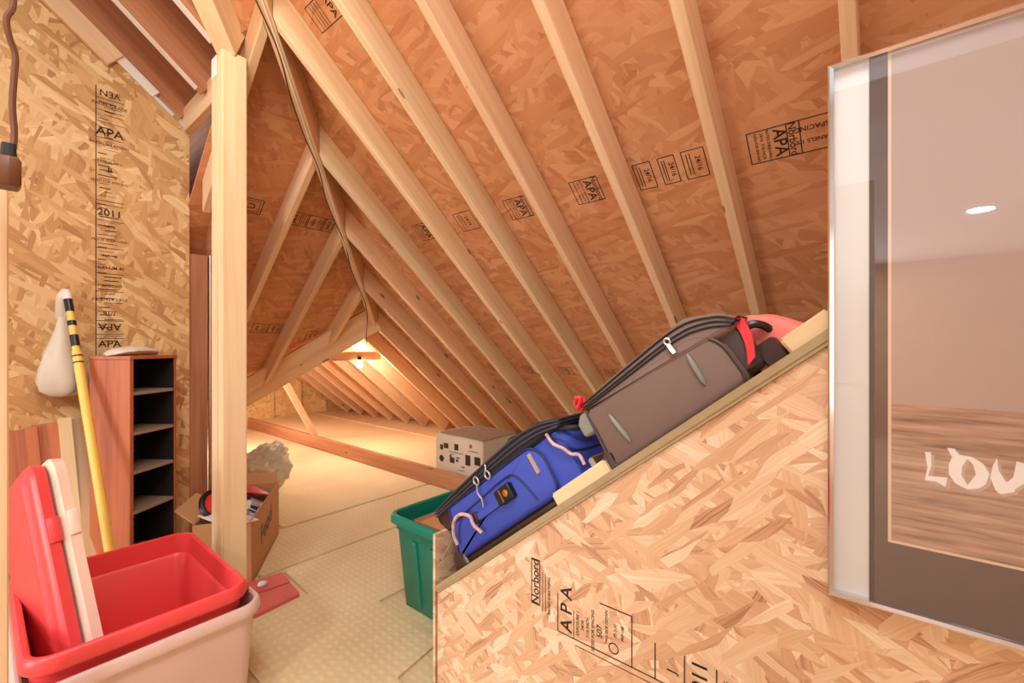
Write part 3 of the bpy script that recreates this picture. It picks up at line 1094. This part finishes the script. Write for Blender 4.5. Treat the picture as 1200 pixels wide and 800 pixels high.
# grey suitcase
gs = deck_root('suitcase', 1.075)
tag(gs, 'dark taupe fabric suitcase lying higher on the sloping deck', 'suitcase')
W = .33
side_poly = round_poly([(.862, .008), (1.278, .006), (1.288, .168), (.882, .186)], [.025, .035, .085, .02], 7)
bm = bmesh.new()
prism(bm, side_poly, [(0, .016), (.006, .005), (.016, 0), (W - .016, 0), (W - .006, .005), (W, .016)], 'y')
obj('body', bm, M['taupe_fabric'], gs, True)
bm = bmesh.new()
outline_tube(bm, inset_poly(side_poly, .005), .002, .0042)
obj('piping', bm, M['taupe_dark'], gs, True)
endp = round_poly([(1.25, .03), (1.315, .02), (1.33, .12), (1.31, .165), (1.25, .17)], [.01, .02, .03, .03, .01], 6)
bm = bmesh.new()
prism(bm, endp, [(.014, .012), (.03, 0), (W - .03, 0), (W - .014, .012)], 'y')
obj('end_panel', bm, M['taupe_dark'], gs, True)
top_lid(gs, round_poly([(.888, .17), (1.31, .12), (1.34, .132), (1.315, .175), (1.245, .216), (.95, .212), (.885, .196)], [.008, .02, .012, .04, .05, .05, .012], 5), W,
        [[(.89, .184), (1.05, .184), (1.20, .181), (1.27, .163), (1.318, .133)],
         [(.89, .190), (1.05, .192), (1.21, .190), (1.285, .168), (1.328, .135)],
         [(.893, .198), (1.05, .203), (1.22, .203), (1.30, .172), (1.334, .139)]], M['taupe_fabric'], M['black_fabric'], .0028)
for (s0, n0, s1, n1) in ((1.203, .14, 1.193, .058), (.943, .137, .953, .046)):
    bm = bmesh.new()
    a, b = Vector((s0, -.002, n0)), Vector((s1, -.002, n1))
    tube(bm, [a.lerp(b, t) for t in (0, .06, .2, .5, .8, .94, 1)], [.001, .004, .0065, .0075, .0065, .004, .001], 10)
    obj('side_bar', bm, M['bar_grey'], gs, True)
bm = bmesh.new()
prism(bm, round_poly(rect(1.178, 1.190, .156, .184), .003, 3), [(-.012, .001), (-.009, 0), (-.007, .001)], 'y')
tube(bm, [(1.186 + .007 * math.cos(a), -.010, .19 + .008 * math.sin(a)) for a in [k * math.pi / 6 for k in range(12)]], .0025, 6, True)
obj('zip_pull', bm, M['silver'], gs, True)
for n0 in (.03, .15):
    bm = bmesh.new()
    prism(bm, round_poly([(.838, n0 - .028), (.885, n0 - .03), (.895, n0 + .03), (.862, n0 + .032), (.84, n0 + .014)], .012, 4), [(.0, .006), (.006, 0), (.05, 0), (.056, .006)], 'y')
    obj('corner_foot', bm, M['bar_grey'] if n0 > .1 else M['taupe_dark'], gs, True)
bm = bmesh.new()
tube(bm, smooth_path([(1.32, .03, .115), (1.35, .035, .112), (1.365, .05, .09), (1.355, .08, .07), (1.32, .09, .07)]), .009, 8)
obj('grab_handle', bm, M['black_plastic'], gs, True)
bm = bmesh.new()
prism(bm, round_poly(rect(1.315, 1.365, .01, .07), .012, 3), [(.03, .004), (.04, 0), (.25, 0), (.26, .004)], 'y')
obj('handle_housing', bm, M['brown_guard'], gs, True)
bm = bmesh.new()
st = [(1.322, .02, .146), (1.334, .012, .128), (1.326, .002, .085), (1.304, -.003, .045)]
st = smooth_path(st)
loft(bm, [[p + Vector((.0, .0, .0)) + o_ for o_ in (Vector((-.011, 0, -.003)), Vector((.011, 0, .003)), Vector((.011, .003, .003)), Vector((-.011, .003, -.003)))] for p in st])
o = obj('strap', bm, M['red_strap'], gs, True)
o['label'] = 'bright red strap'

# crumpled pink cloth behind the grey case
bm = bmesh.new()
rings = []
for i in range(26):
    t = i / 25
    s = 1.30 + .125 * t
    hgt = (.15 * (1 - t) ** .6 + .03) * (1 if t < .98 else .6)
    row = []
    for j in range(34):
        a = math.pi * j / 33
        y = .10 - .085 * math.cos(a) + .10 * (j / 33)
        n = hgt * math.sin(a) ** .55
        w = noise.noise(Vector((s * 9, y * 22, n * 14))) * .016 + .007 * math.sin(22 * s + 34 * y + 16 * n)
        row.append((s + w * .8, y - w, max(.002, n + w)))
    rings.append(row)
loft(bm, rings, False, False, False)
ct = obj('folded_cloth', bm, M['pink_cloth'], mw=frame(DO + Vector((1.10, 0, 0)), DE, Vector((1, 0, 0)), DN), smooth=True)
md = ct.modifiers.new('thick', 'SOLIDIFY')
md.thickness = .003
tag(ct, 'crumpled pink cloth draped at the upper end of the taupe suitcase', 'cloth')

bm = bmesh.new()
pts = [Vector((.865 + .016 * math.sin(i * 1.9) - .0015 * i, .0 + .004 * i, .222 + .014 * math.cos(i * 1.3))) for i in range(20)]
tube(bm, smooth_path(pts, 4), .006, 6)
tag(obj('ribbon', bm, M['red_strap'], mw=frame(DO + Vector((1.10, 0, 0)), DE, Vector((1, 0, 0)), DN), smooth=True),
    'curly red ribbon at the lower top corner of the taupe suitcase', 'ribbon')

# offcuts lying on the deck
def offcut(s0, s1, y0, y1, h, label):
    bm = box(s0, s1, y0, y1, .001, h)
    bmesh.ops.bevel(bm, geom=[e for e in bm.edges], offset=.005, segments=2, affect='EDGES')
    tag(obj('wood_block', bm, M['pine_white'], mw=DECK), label, 'wood block')


offcut(1.372, 1.475, 1.066, 1.17, .05, 'pale board offcut on the upper end of the deck beside the frame')
offcut(.65, .86, 1.06, 1.095, .05, 'pale board offcut on the deck under both suitcases')

# ------------------------------------------------------------------ totes
def tote(name, x0, x1, y0, y1, zb, zt, taper, mat, rim_h=.03, rim_w=.018, rad=.06, wall=.004, step=None, ribs=False):
    """Open plastic storage bin: body (with inner wall) and rolled rim."""
    cx, cy = (x0 + x1) / 2, (y0 + y1) / 2
    root = empty(name, loc=(cx, cy, zb))
    poly = round_poly(rect(x0 - cx, x1 - cx, y0 - cy, y1 - cy), rad, 6)
    H = zt - zb
    lv = [(0.0, taper + .008), (.008, taper)]
    if step:
        lv += [(H - step, .012), (H - step + .008, .002)]
    lv += [(H, 0)]
    inner = [(H, wall)]
    if step:
        inner += [(H - step + .008, wall + .002), (H - step - .002, .012 + wall)]
    inner += [(.014, taper + wall)]
    bm = bmesh.new()
    prism(bm, poly, lv + inner)
    obj('body', bm, mat, root, True)
    bm = bmesh.new()
    pr = [(H - rim_h, -.0015), (H - rim_h, -rim_w), (H - rim_h + .006, -rim_w - .003), (H - .004, -rim_w - .001), (H + .003, -rim_w + .006), (H + .003, .0), (H - .004, .0015)]
    rings = [[(q.x, q.y, h) for q in inset_poly(poly, d)] for h, d in pr]
    loft(bm, rings + [rings[0]], False, False)
    bmesh.ops.remove_doubles(bm, verts=bm.verts[:], dist=1e-6)
    obj('rim', bm, mat, root, True)
    return root, poly, H


cb, cpoly, cH = tote('storage_bin', .07, .635, 1.68, 2.395, FLOOR, -.895, .03, M['clear_plastic'], .035, .014)
tag(cb, 'large milky white storage bin on the floor holding the red bin', 'storage bin')
rb, rpoly, rH = tote('storage_bin', .085, .595, 1.705, 2.375, FLOOR + .06, -.83, .035, M['red_plastic'], .04, .016, .055, .004, .085)
tag(rb, 'red empty storage bin nested inside the milky white bin', 'storage bin')
for yy in (-.22, .22):
    bm = bmesh.new()
    prism(bm, round_poly(rect(.262, .29, yy - .06, yy + .06), .012, 3), [(rH - .05, .003), (rH - .046, 0), (rH - .03, 0), (rH - .026, .003)])
    obj('handle_lug', bm, M['red_plastic'], rb, True)

# two lids standing in the red bin
N2, N1, F1 = Vector((.192, 1.79, -.946)), Vector((.123, 2.06, -.384)), Vector((.066, 2.44, -.515))
U = (N1 - N2).normalized()
A = (F1 - N1)
A = (A - U * A.dot(U)).normalized()
NL = A.cross(U)


def lid(base, mat, w, h, label, flip=1):
    """Lid lying in local x (across) and y (up), raised centre panel towards -z."""
    root = empty('bin_lid', mw=frame(base, A, U, NL))
    poly = round_poly(rect(0, w, 0, h), .06, 6)
    bm = bmesh.new()
    lv = [(.036, .004), (.036, .0), (.010, -.004), (.0, .004), (-.004, .022), (-.006, .034), (-.013, .042), (-.017, .056)]
    inn = [(-.012, .056), (-.008, .046), (-.001, .038), (.004, .026), (.012, .006)]
    prism(bm, poly, [(z * flip, i) for z, i in lv], cap0=False)
    prism(bm, poly, [(z * flip, i) for z, i in [(.036, .004)] + inn[::-1]], cap0=False)
    obj('lid_panel', bm, mat, root, True)
    for yy in (h * .72,):
        bm = bmesh.new()
        prism(bm, round_poly(rect(-.009, .003, yy - .04, yy + .04), .005, 3), [(.012, .002), (.015, 0), (.036, 0), (.04, .002)])
        obj('clip', bm, mat, root, True)
    tag(root, label, 'bin lid')
    return root


lid(N2 - U * .16 - NL * .022, M['red_plastic'], .41, .80, 'red lid standing on edge in the red bin, left of the white lid')
lid(N2 - U * .16 + NL * .024 - A * .004, M['white_lid'], .40, .81, 'milky white lid standing on edge in the red bin')

gb, gpoly, gH = tote('storage_bin', 1.30, 1.76, 1.285, 1.86, FLOOR, -.825, .05, M['green_plastic'], .035, .022, .05, .004, .075)
tag(gb, 'teal green storage bin standing beyond the lower end of the stairwell', 'storage bin')
for yy in (-.13, .0, .13):
    bm = bmesh.new()
    prism(bm, round_poly(rect(yy - .02, yy + .02, .02, gH - .1), .012, 3), [(-.232, .006), (-.226, .0), (-.2, 0)])
    bmesh.ops.transform(bm, matrix=frame((0, 0, 0), (0, 1, 0), (0, 0, 1), (1, 0, 0)), verts=bm.verts[:])
    for v in bm.verts:
        v.co.x += .055 * (1 - v.co.z / gH) - .008
    obj('rib', bm, M['green_plastic'], gb, True)
cbx = empty('cardboard_box', loc=(1.53, 1.55, FLOOR + .02))
tag(cbx, 'brown cardboard carton inside the teal green bin', 'box')
obj('side_panel', box(-.165, -.16, -.215, .215, .0, .405), M['cardboard'], cbx)
obj('side_panel', box(.16, .165, -.215, .215, .0, .405), M['cardboard'], cbx)
obj('side_panel', box(-.16, .16, .21, .215, .0, .405), M['cardboard'], cbx)
obj('top_flap', box(-.16, .16, -.215, .21, .385, .39), M['cardboard'], cbx)

# printed grey box on the platform
pb = empty('cardboard_box', loc=(2.72, 2.9, -1.16))
tag(pb, 'grey printed cardboard box on the platform behind the blue suitcase', 'box')
bm = box(0, .42, -.3, .3, 0, .345)
bmesh.ops.bevel(bm, geom=bm.edges[:], offset=.004, segments=2, affect='EDGES')
obj('carton', bm, M['cardboard_grey'], pb)
bm = bmesh.new()
loft(bm, [[(-.012, -.305, .346), (.44, -.30, .350), (.44, .20, .356), (-.0, .24, .352)], [(-.012, -.305, .352), (.44, -.30, .356), (.44, .20, .362), (-.0, .24, .358)]])
obj('top_flap', bm, M['cardboard_top'], pb)
bm = bmesh.new()
for (y0, y1, z0, z1_) in ((.13, .19, .22, .265), (.2, .24, .2, .245), (.0, .05, .22, .275), (-.06, .12, .195, .2), (.05, .11, .1, .15), (.0, .03, .12, .14), (-.02, .03, .15, .16),
                          (-.15, -.09, .11, .2), (-.27, -.2, .13, .2), (.06, .1, .175, .18), (-.08, -.04, .08, .09), (-.08, 0, .05, .055), (-.24, -.13, .235, .241), (.09, .11, .14, .17)):
    loft(bm, [[(-.0015, y0, z0), (-.0015, y1, z0), (-.0015, y1, z1_), (-.0015, y0, z1_)], [(.001, y0, z0), (.001, y1, z0), (.001, y1, z1_), (.001, y0, z1_)]])
lathe(bm, [(.03, -.0005), (.03, .001)], 16, Matrix.Translation((-.001, .22, .12)) @ Matrix.Rotation(math.radians(-90), 4, 'Y'))
obj('printed_icons', bm, M['black_shelf'], pb)
bm = bmesh.new()
lathe(bm, [(.018, -.0005), (.018, .001)], 16, Matrix.Translation((-.001, -.155, .28)) @ Matrix.Rotation(math.radians(-90), 4, 'Y'))
obj('printed_logo', bm, M['paper_red'], pb)
bm = bmesh.new()
p0 = Vector((2.62, 2.30, -1.16))
tube(bm, smooth_path([p0 + Vector(q) for q in ((0, .12, .05), (.02, .1, .2), (.05, .03, .31), (.12, -.06, .36), (.2, -.14, .33), (.26, -.2, .2))]), .02, 10)
tag(obj('plastic_hose', bm, M['paper_white'], smooth=True), 'curved white plastic hose between the printed box and the blue suitcase', 'hose')
bm = bmesh.new()
lathe(bm, [(.02, 0), (.085, 0), (.09, .01), (.09, .05), (.06, .075), (.02, .08)], 20, Matrix.Translation((2.86, 2.33, -.84)))
tube(bm, [(2.86, 2.33, -1.16), (2.86, 2.33, -.83)], .03, 12)
tag(obj('vacuum_head', bm, M['black_plastic'], smooth=True), 'black rounded appliance top showing behind the curved white hose', 'appliance')

# open brown box behind the post
ob_ = empty('cardboard_box', mw=frame((.93, 2.58, FLOOR), Vector((.55, .835, 0)), Vector((-.835, .55, 0)), (0, 0, 1)))
tag(ob_, 'open brown cardboard box of packets on the floor behind the post', 'box')
BL, BW, BH = .68, .27, .35
bm = bmesh.new()
prism(bm, round_poly(rect(0, BL, 0, BW), .002, 1), [(0, 0), (BH, 0), (BH, .005), (.006, .005)])
obj('carton', bm, M['cardboard'], ob_)
bm = bmesh.new()
loft(bm, [[(.02, BW, BH - .002), (BL - .3, BW, BH - .002), (BL - .33, BW + .10, BH + .06), (.06, BW + .10, BH + .06)], [(.02, BW, BH + .004), (BL - .3, BW, BH + .004), (BL - .33, BW + .10, BH + .066), (.06, BW + .10, BH + .066)]])
obj('flap', bm, M['cardboard'], ob_)
bm = bmesh.new()
loft(bm, [[(BL, .01, BH), (BL, BW - .01, BH), (BL + .05, BW - .03, BH + .07), (BL + .05, .02, BH + .05)], [(BL - .005, .01, BH), (BL - .005, BW - .01, BH), (BL + .045, BW - .03, BH + .07), (BL + .045, .02, BH + .05)]])
obj('flap', bm, M['cardboard'], ob_)
bm = bmesh.new()
text_into(bm, 'Food', .15, .33, .2, math.radians(12), .9)
bmesh.ops.transform(bm, matrix=frame((0, -.0008, 0), (1, 0, 0), (0, 0, 1), (0, -1, 0)), verts=bm.verts[:])
mk = stamp_obj(bm, ob_, M['paper_blue'])
mk.name = 'handwriting'
BM4 = ob_.matrix_world.copy()


def packet(name, mat, loc, size, rot, label, cat, extra=None):
    root_m = BM4 @ Matrix.Translation(loc) @ Matrix.Rotation(rot[0], 4, 'Z') @ Matrix.Rotation(rot[1], 4, 'X') @ Matrix.Rotation(rot[2], 4, 'Y')
    bm = bmesh.new()
    x, y, z = size
    rings = []
    for i in range(9):
        t = i / 8
        th = z * (math.sin(math.pi * min(1, max(0, t))) ** .5 * .9 + .1)
        rings.append([(x * (t - .5), -y / 2, -th * .1), (x * (t - .5), 0, -th / 2), (x * (t - .5), y / 2, -th * .1), (x * (t - .5), y / 2, th * .1), (x * (t - .5), 0, th / 2), (x * (t - .5), -y / 2, th * .1)])
    loft(bm, rings)
    o = obj(name, bm, mat, mw=root_m, smooth=True)
    tag(o, label, cat)
    return o


packet('snack_packet', M['paper_red'], (.56, .13, BH - .01), (.2, .16, .06), (.4, .3, .1), 'red packet at the far end of the open brown box', 'packet')
pk = packet('snack_packet', M['paper_white'], (.42, .12, BH - .05), (.26, .17, .06), (.2, .45, 0), 'white packet with red and blue print in the open brown box', 'packet')
bm = bmesh.new()
for x0, x1, y0, y1 in ((-.1, -.02, -.05, -.01), (.0, .05, .0, .05)):
    add_box(bm, x0, x1, y0, y1, .0, .0315)
obj('print', bm, M['paper_blue'], pk)
bm = bmesh.new()
add_box(bm, -.09, .09, .02, .045, .0, .028)
obj('print', bm, M['paper_red'], pk)
packet('snack_packet', M['paper_blue'], (.28, .1, BH - .06), (.2, .15, .05), (-.3, .3, .2), 'dark blue packet low in the open brown box', 'packet')
packet('plastic_wrap', M['paper_white'], (.07, .13, BH + .0), (.3, .16, .06), (.8, .15, 0), 'crumpled white plastic wrap at the near end of the open brown box', 'wrap')
wd = empty('toy_wheel', mw=BM4 @ Matrix.Translation((.16, .2, BH + .045)) @ Matrix.Rotation(.75, 4, 'X') @ Matrix.Rotation(-.5, 4, 'Y'))
tag(wd, 'black rimmed red disc sticking out of the open brown box', 'disc')
bm = bmesh.new()
tube(bm, [(.085 * math.cos(k * math.pi / 16), .085 * math.sin(k * math.pi / 16), 0) for k in range(32)], .015, 8, True)
obj('tyre', bm, M['black_plastic'], wd, True)
bm = bmesh.new()
lathe(bm, [(.002, .02), (.03, .018), (.05, .008), (.08, .006), (.08, -.006), (.002, -.006)], 24)
obj('disc', bm, M['paper_red'], wd, True)

# ------------------------------------------------------------------ bookcase, planks, pole, bag at the golden wall
BD, BS = Vector((.819, .574, 0)), Vector((-.574, .819, 0))
bk = empty('bookcase', mw=frame((.468, 2.785, FLOOR), BD, BS, (0, 0, 1)))
tag(bk, 'tall narrow cherry bookcase with black interior against the golden wall', 'bookcase')
w, d, H = .268, .212, 1.222


def cher(name, b, mat=None, parent=bk):
    """Board with the grain upright (local X up)."""
    bm = box(*b)
    bmesh.ops.bevel(bm, geom=bm.edges[:], offset=.0015, segments=1, affect='EDGES')
    R_ = frame((0, 0, 0), (0, 0, 1), (1, 0, 0), (0, 1, 0))
    bmesh.ops.transform(bm, matrix=R_.inverted(), verts=bm.verts[:])
    o = obj(name, bm, mat or M['cherry'])
    o.parent = parent
    o.matrix_local = R_
    return o


cher('side_panel', (0, .02, 0, d, 0, H - .016))
cher('side_panel', (w - .012, w, 0, d, 0, H - .016))
cher('top_panel', (-.004, w + .004, -.004, d + .002, H - .016, H))
cher('back_panel', (.02, w - .012, d - .006, d, .0, H - .016), M['black_shelf'])
cher('inner_lining', (.02, .022, .004, d - .006, .04, H - .016), M['black_shelf'])
cher('inner_lining', (w - .014, w - .012, .004, d - .006, .04, H - .016), M['black_shelf'])
cher('plinth', (.02, w - .012, .01, .022, 0, .05))
for zz in (.205, .45, .645, .835, 1.03, ):
    obj('shelf', box(.0225, w - .0145, .004, d - .0065, zz, zz + .016), M['shelf_edge'], bk, bev=.002)
bm = bmesh.new()
for xx in (.055, w - .04):
    for k in range(34):
        zz = .1 + k * .032
        if zz < H - .1:
            lathe(bm, [(.0025, 0), (.0025, .001)], 6, Matrix.Translation((xx, d - .006, zz)) @ Matrix.Rotation(math.radians(90), 4, 'X'))
o = obj('peg_holes', bm, M['silver'], bk)
o['kind'] = 'stuff'

bm = bmesh.new()
rings = []
for i in range(12):
    t = i / 11
    x = -.02 + .27 * t
    a = math.sin(math.pi * t) ** .5 + .05
    rings.append([(x + .01 * noise.noise(Vector((x * 30, k, 1))), .10 + .07 * a * math.cos(k * math.pi / 5) + .012 * noise.noise(Vector((x * 25, k * 1.7, 3))),
                   max(.001, .024 * a + .022 * a * math.sin(k * math.pi / 5) + .008 * noise.noise(Vector((x * 40, k, 7))))) for k in range(10)])
loft(bm, rings)
o = obj('plastic_pouch', bm, M['bag'], mw=frame((.468, 2.785, FLOOR + H), BD, BS, (0, 0, 1)), smooth=True)
tag(o, 'flat crumpled clear plastic pouch on top of the bookcase', 'pouch')

plk = [(8, 31, 504, 'redwood', 'dark reddish plank leaning on the golden wall, leftmost of its row'),
       (31, 42, 500, 'redwood', 'narrow reddish plank leaning second from the left beside the red lid'),
       (42, 68, 496, 'redwood', 'wide orange-red plank leaning behind the white lid'),
       (70, 82, 489, 'pine_white', 'pale pine stick leaning between the red planks and the yellow pole'),
       (84, 103, 490, 'pine', 'tan plank leaning just left of the bookcase')]
for i, (xa, xb, yt, mt, lb_) in enumerate(plk):
    yw = 3.14 - .03 * (i % 2)
    tp = P((xa + xb) / 2, yt, 1)
    tp = tp * (yw / tp.y)
    wpx = (xb - xa) / 525 * 2.16
    bt = Vector((tp.x + .045, 2.84 + .035 * (i % 2), FLOOR + .002))
    tag(beam('plank', bt, tp, wpx, .028, (0, 1, 0), M[mt]), lb_, 'plank')

pt = empty('extension_pole', loc=(.405, 2.52, FLOOR))
tag(pt, 'yellow telescoping pole with black bands leaning in the corner', 'pole')
pa, pbv = Vector((0, 0, 0)), Vector((.280 - .405, 3.07 - 2.52, .24 - FLOOR))


def pole_seg(name, f0, f1, r, mat):
    bm = bmesh.new()
    tube(bm, [pa.lerp(pbv, f0), pa.lerp(pbv, f1)], r, 14)
    return obj(name, bm, M[mat], pt, True)


pole_seg('shaft', 0.008, .82, .0185, 'yellow')
pole_seg('upper_shaft', .82, .985, .0145, 'yellow')
for f0, f1 in ((.782, .786), (.802, .806), (.835, .87), (.9, .915), (.945, .985)):
    pole_seg('band', f0, f1, .0195 if f0 < .82 else .0165, 'black_plastic')
pole_seg('tip', .985, 1.01, .017, 'paper_white')

# hanging bag
bg = empty('plastic_bag', loc=(.275, 3.07, .25))
tag(bg, 'white plastic bag hanging on the golden wall behind the yellow pole', 'bag')
bm = bmesh.new()
rings = []
prof = [(-.12, .018), (-.17, .028), (-.23, .05), (-.30, .08), (-.37, .102), (-.43, .108), (-.475, .095), (-.50, .055), (-.508, .01)]
for z, r in prof:
    row = []
    for k in range(40):
        a = 2 * math.pi * k / 40
        rr = .82 * r * (1 + .1 * math.sin(5 * a + z * 9) * min(1, (-z) * 3) + .3 * noise.noise(Vector((math.cos(a) * 1.6, math.sin(a) * 1.6, z * 7))) + .16 * noise.noise(Vector((math.cos(a) * 4.5, math.sin(a) * 4.5, z * 22))))
        row.append((rr * math.cos(a) - .01 + .12 * (-z - .2) * 0, .02 + .55 * rr * math.sin(a), z))
    rings.append(row)
loft(bm, rings)
o = obj('bag_body', bm, M['bag'], bg, True)
for s_ in (-1, 1):
    bm = bmesh.new()
    pth = smooth_path([(.0, .015, .02), (-.012 + s_ * .008, .005, -.02), (-.014 + s_ * .01, .01, -.08), (-.01 + s_ * .012, .02, -.13)])
    loft(bm, [[p + Vector((-.012, 0, 0)), p + Vector((.012, -.004, 0)), p + Vector((.012, .0, 0)), p + Vector((-.012, .004, 0))] for p in pth])
    obj('bag_handle', bm, M['bag'], bg, True)

# ------------------------------------------------------------------ floor things
def pad_sheet(pts, z, label, lift=0.004):
    bm = bmesh.new()
    poly = round_poly(pts, .02, 2)
    prism(bm, poly, [(z, 0), (z + lift, 0)])
    tag(obj('underlay_pad', bm, M['pad']), label, 'underlay pad', 'underlay pads on the floor')


pad_sheet([(.97, 2.62), (2.62, 2.63), (2.62, 3.17), (1.36, 3.17), (1.30, 3.12)], FLOOR, 'beige underlay pad strip across the floor beside the open brown box', .014)
pad_sheet([(1.36, 3.21), (2.62, 3.20), (2.62, 7.0), (1.1, 7.0)], FLOOR, 'largest beige underlay pad, running back towards the far wing', .014)
pad_sheet([(.68, .9), (.68, 2.2), (1.08, 2.25), (1.10, 2.6), (2.62, 2.6), (2.62, 1.93), (1.27, 1.93), (1.27, 1.47), (1.02, 1.43), (1.02, .9)], FLOOR, 'beige underlay pad nearest the camera, between the milky bin and the teal bin', .012)
for pts, lb_ in (([(.88, 2.46), (1.07, 2.44), (1.085, 2.575), (.9, 2.60)], 'red floor board piece beside the open box, the farther of two'),
                 ([(.82, 2.26), (1.05, 2.285), (1.065, 2.425), (.87, 2.44)], 'red floor board piece beside the milky bin, the nearer of two')):
    bm = bmesh.new()
    prism(bm, round_poly(pts, .01, 2), [(FLOOR, 0), (FLOOR + .016, 0)])
    tag(obj('foam_piece', bm, M['red_foam']), lb_, 'foam piece', 'red pieces on the floor')

bm = bmesh.new()
bmesh.ops.create_icosphere(bm, subdivisions=5, radius=1)
for v in bm.verts:
    p = v.co.copy()
    k = 1 + .28 * noise.noise(p * 1.7) + .16 * noise.noise(p * 4.5) + .08 * noise.noise(p * 11)
    v.co = Vector((p.x * .2, p.y * .17, p.z * .19)) * k
mn = min(v.co.z for v in bm.verts)
for v in bm.verts:
    v.co.z -= mn
tag(obj('insulation_bundle', bm, M['insulation'], mw=Matrix.Translation((1.58, 4.05, FLOOR + .014)), smooth=True),
    'lumpy grey-green insulation bundle on the floor behind the open box', 'insulation')
bm = bmesh.new()
bmesh.ops.create_icosphere(bm, subdivisions=3, radius=1)
for v in bm.verts:
    p = v.co.copy()
    v.co = Vector((p.x * .022, p.y * .018, p.z * .014)) * (1 + .3 * noise.noise(p * 2.5))
    v.co.z += .014
tag(obj('paper_scrap', bm, M['paper_white'], mw=Matrix.Translation((.955, 2.5, FLOOR + .016)), smooth=True), 'small crumpled white scrap by the corner of the open box', 'scrap')
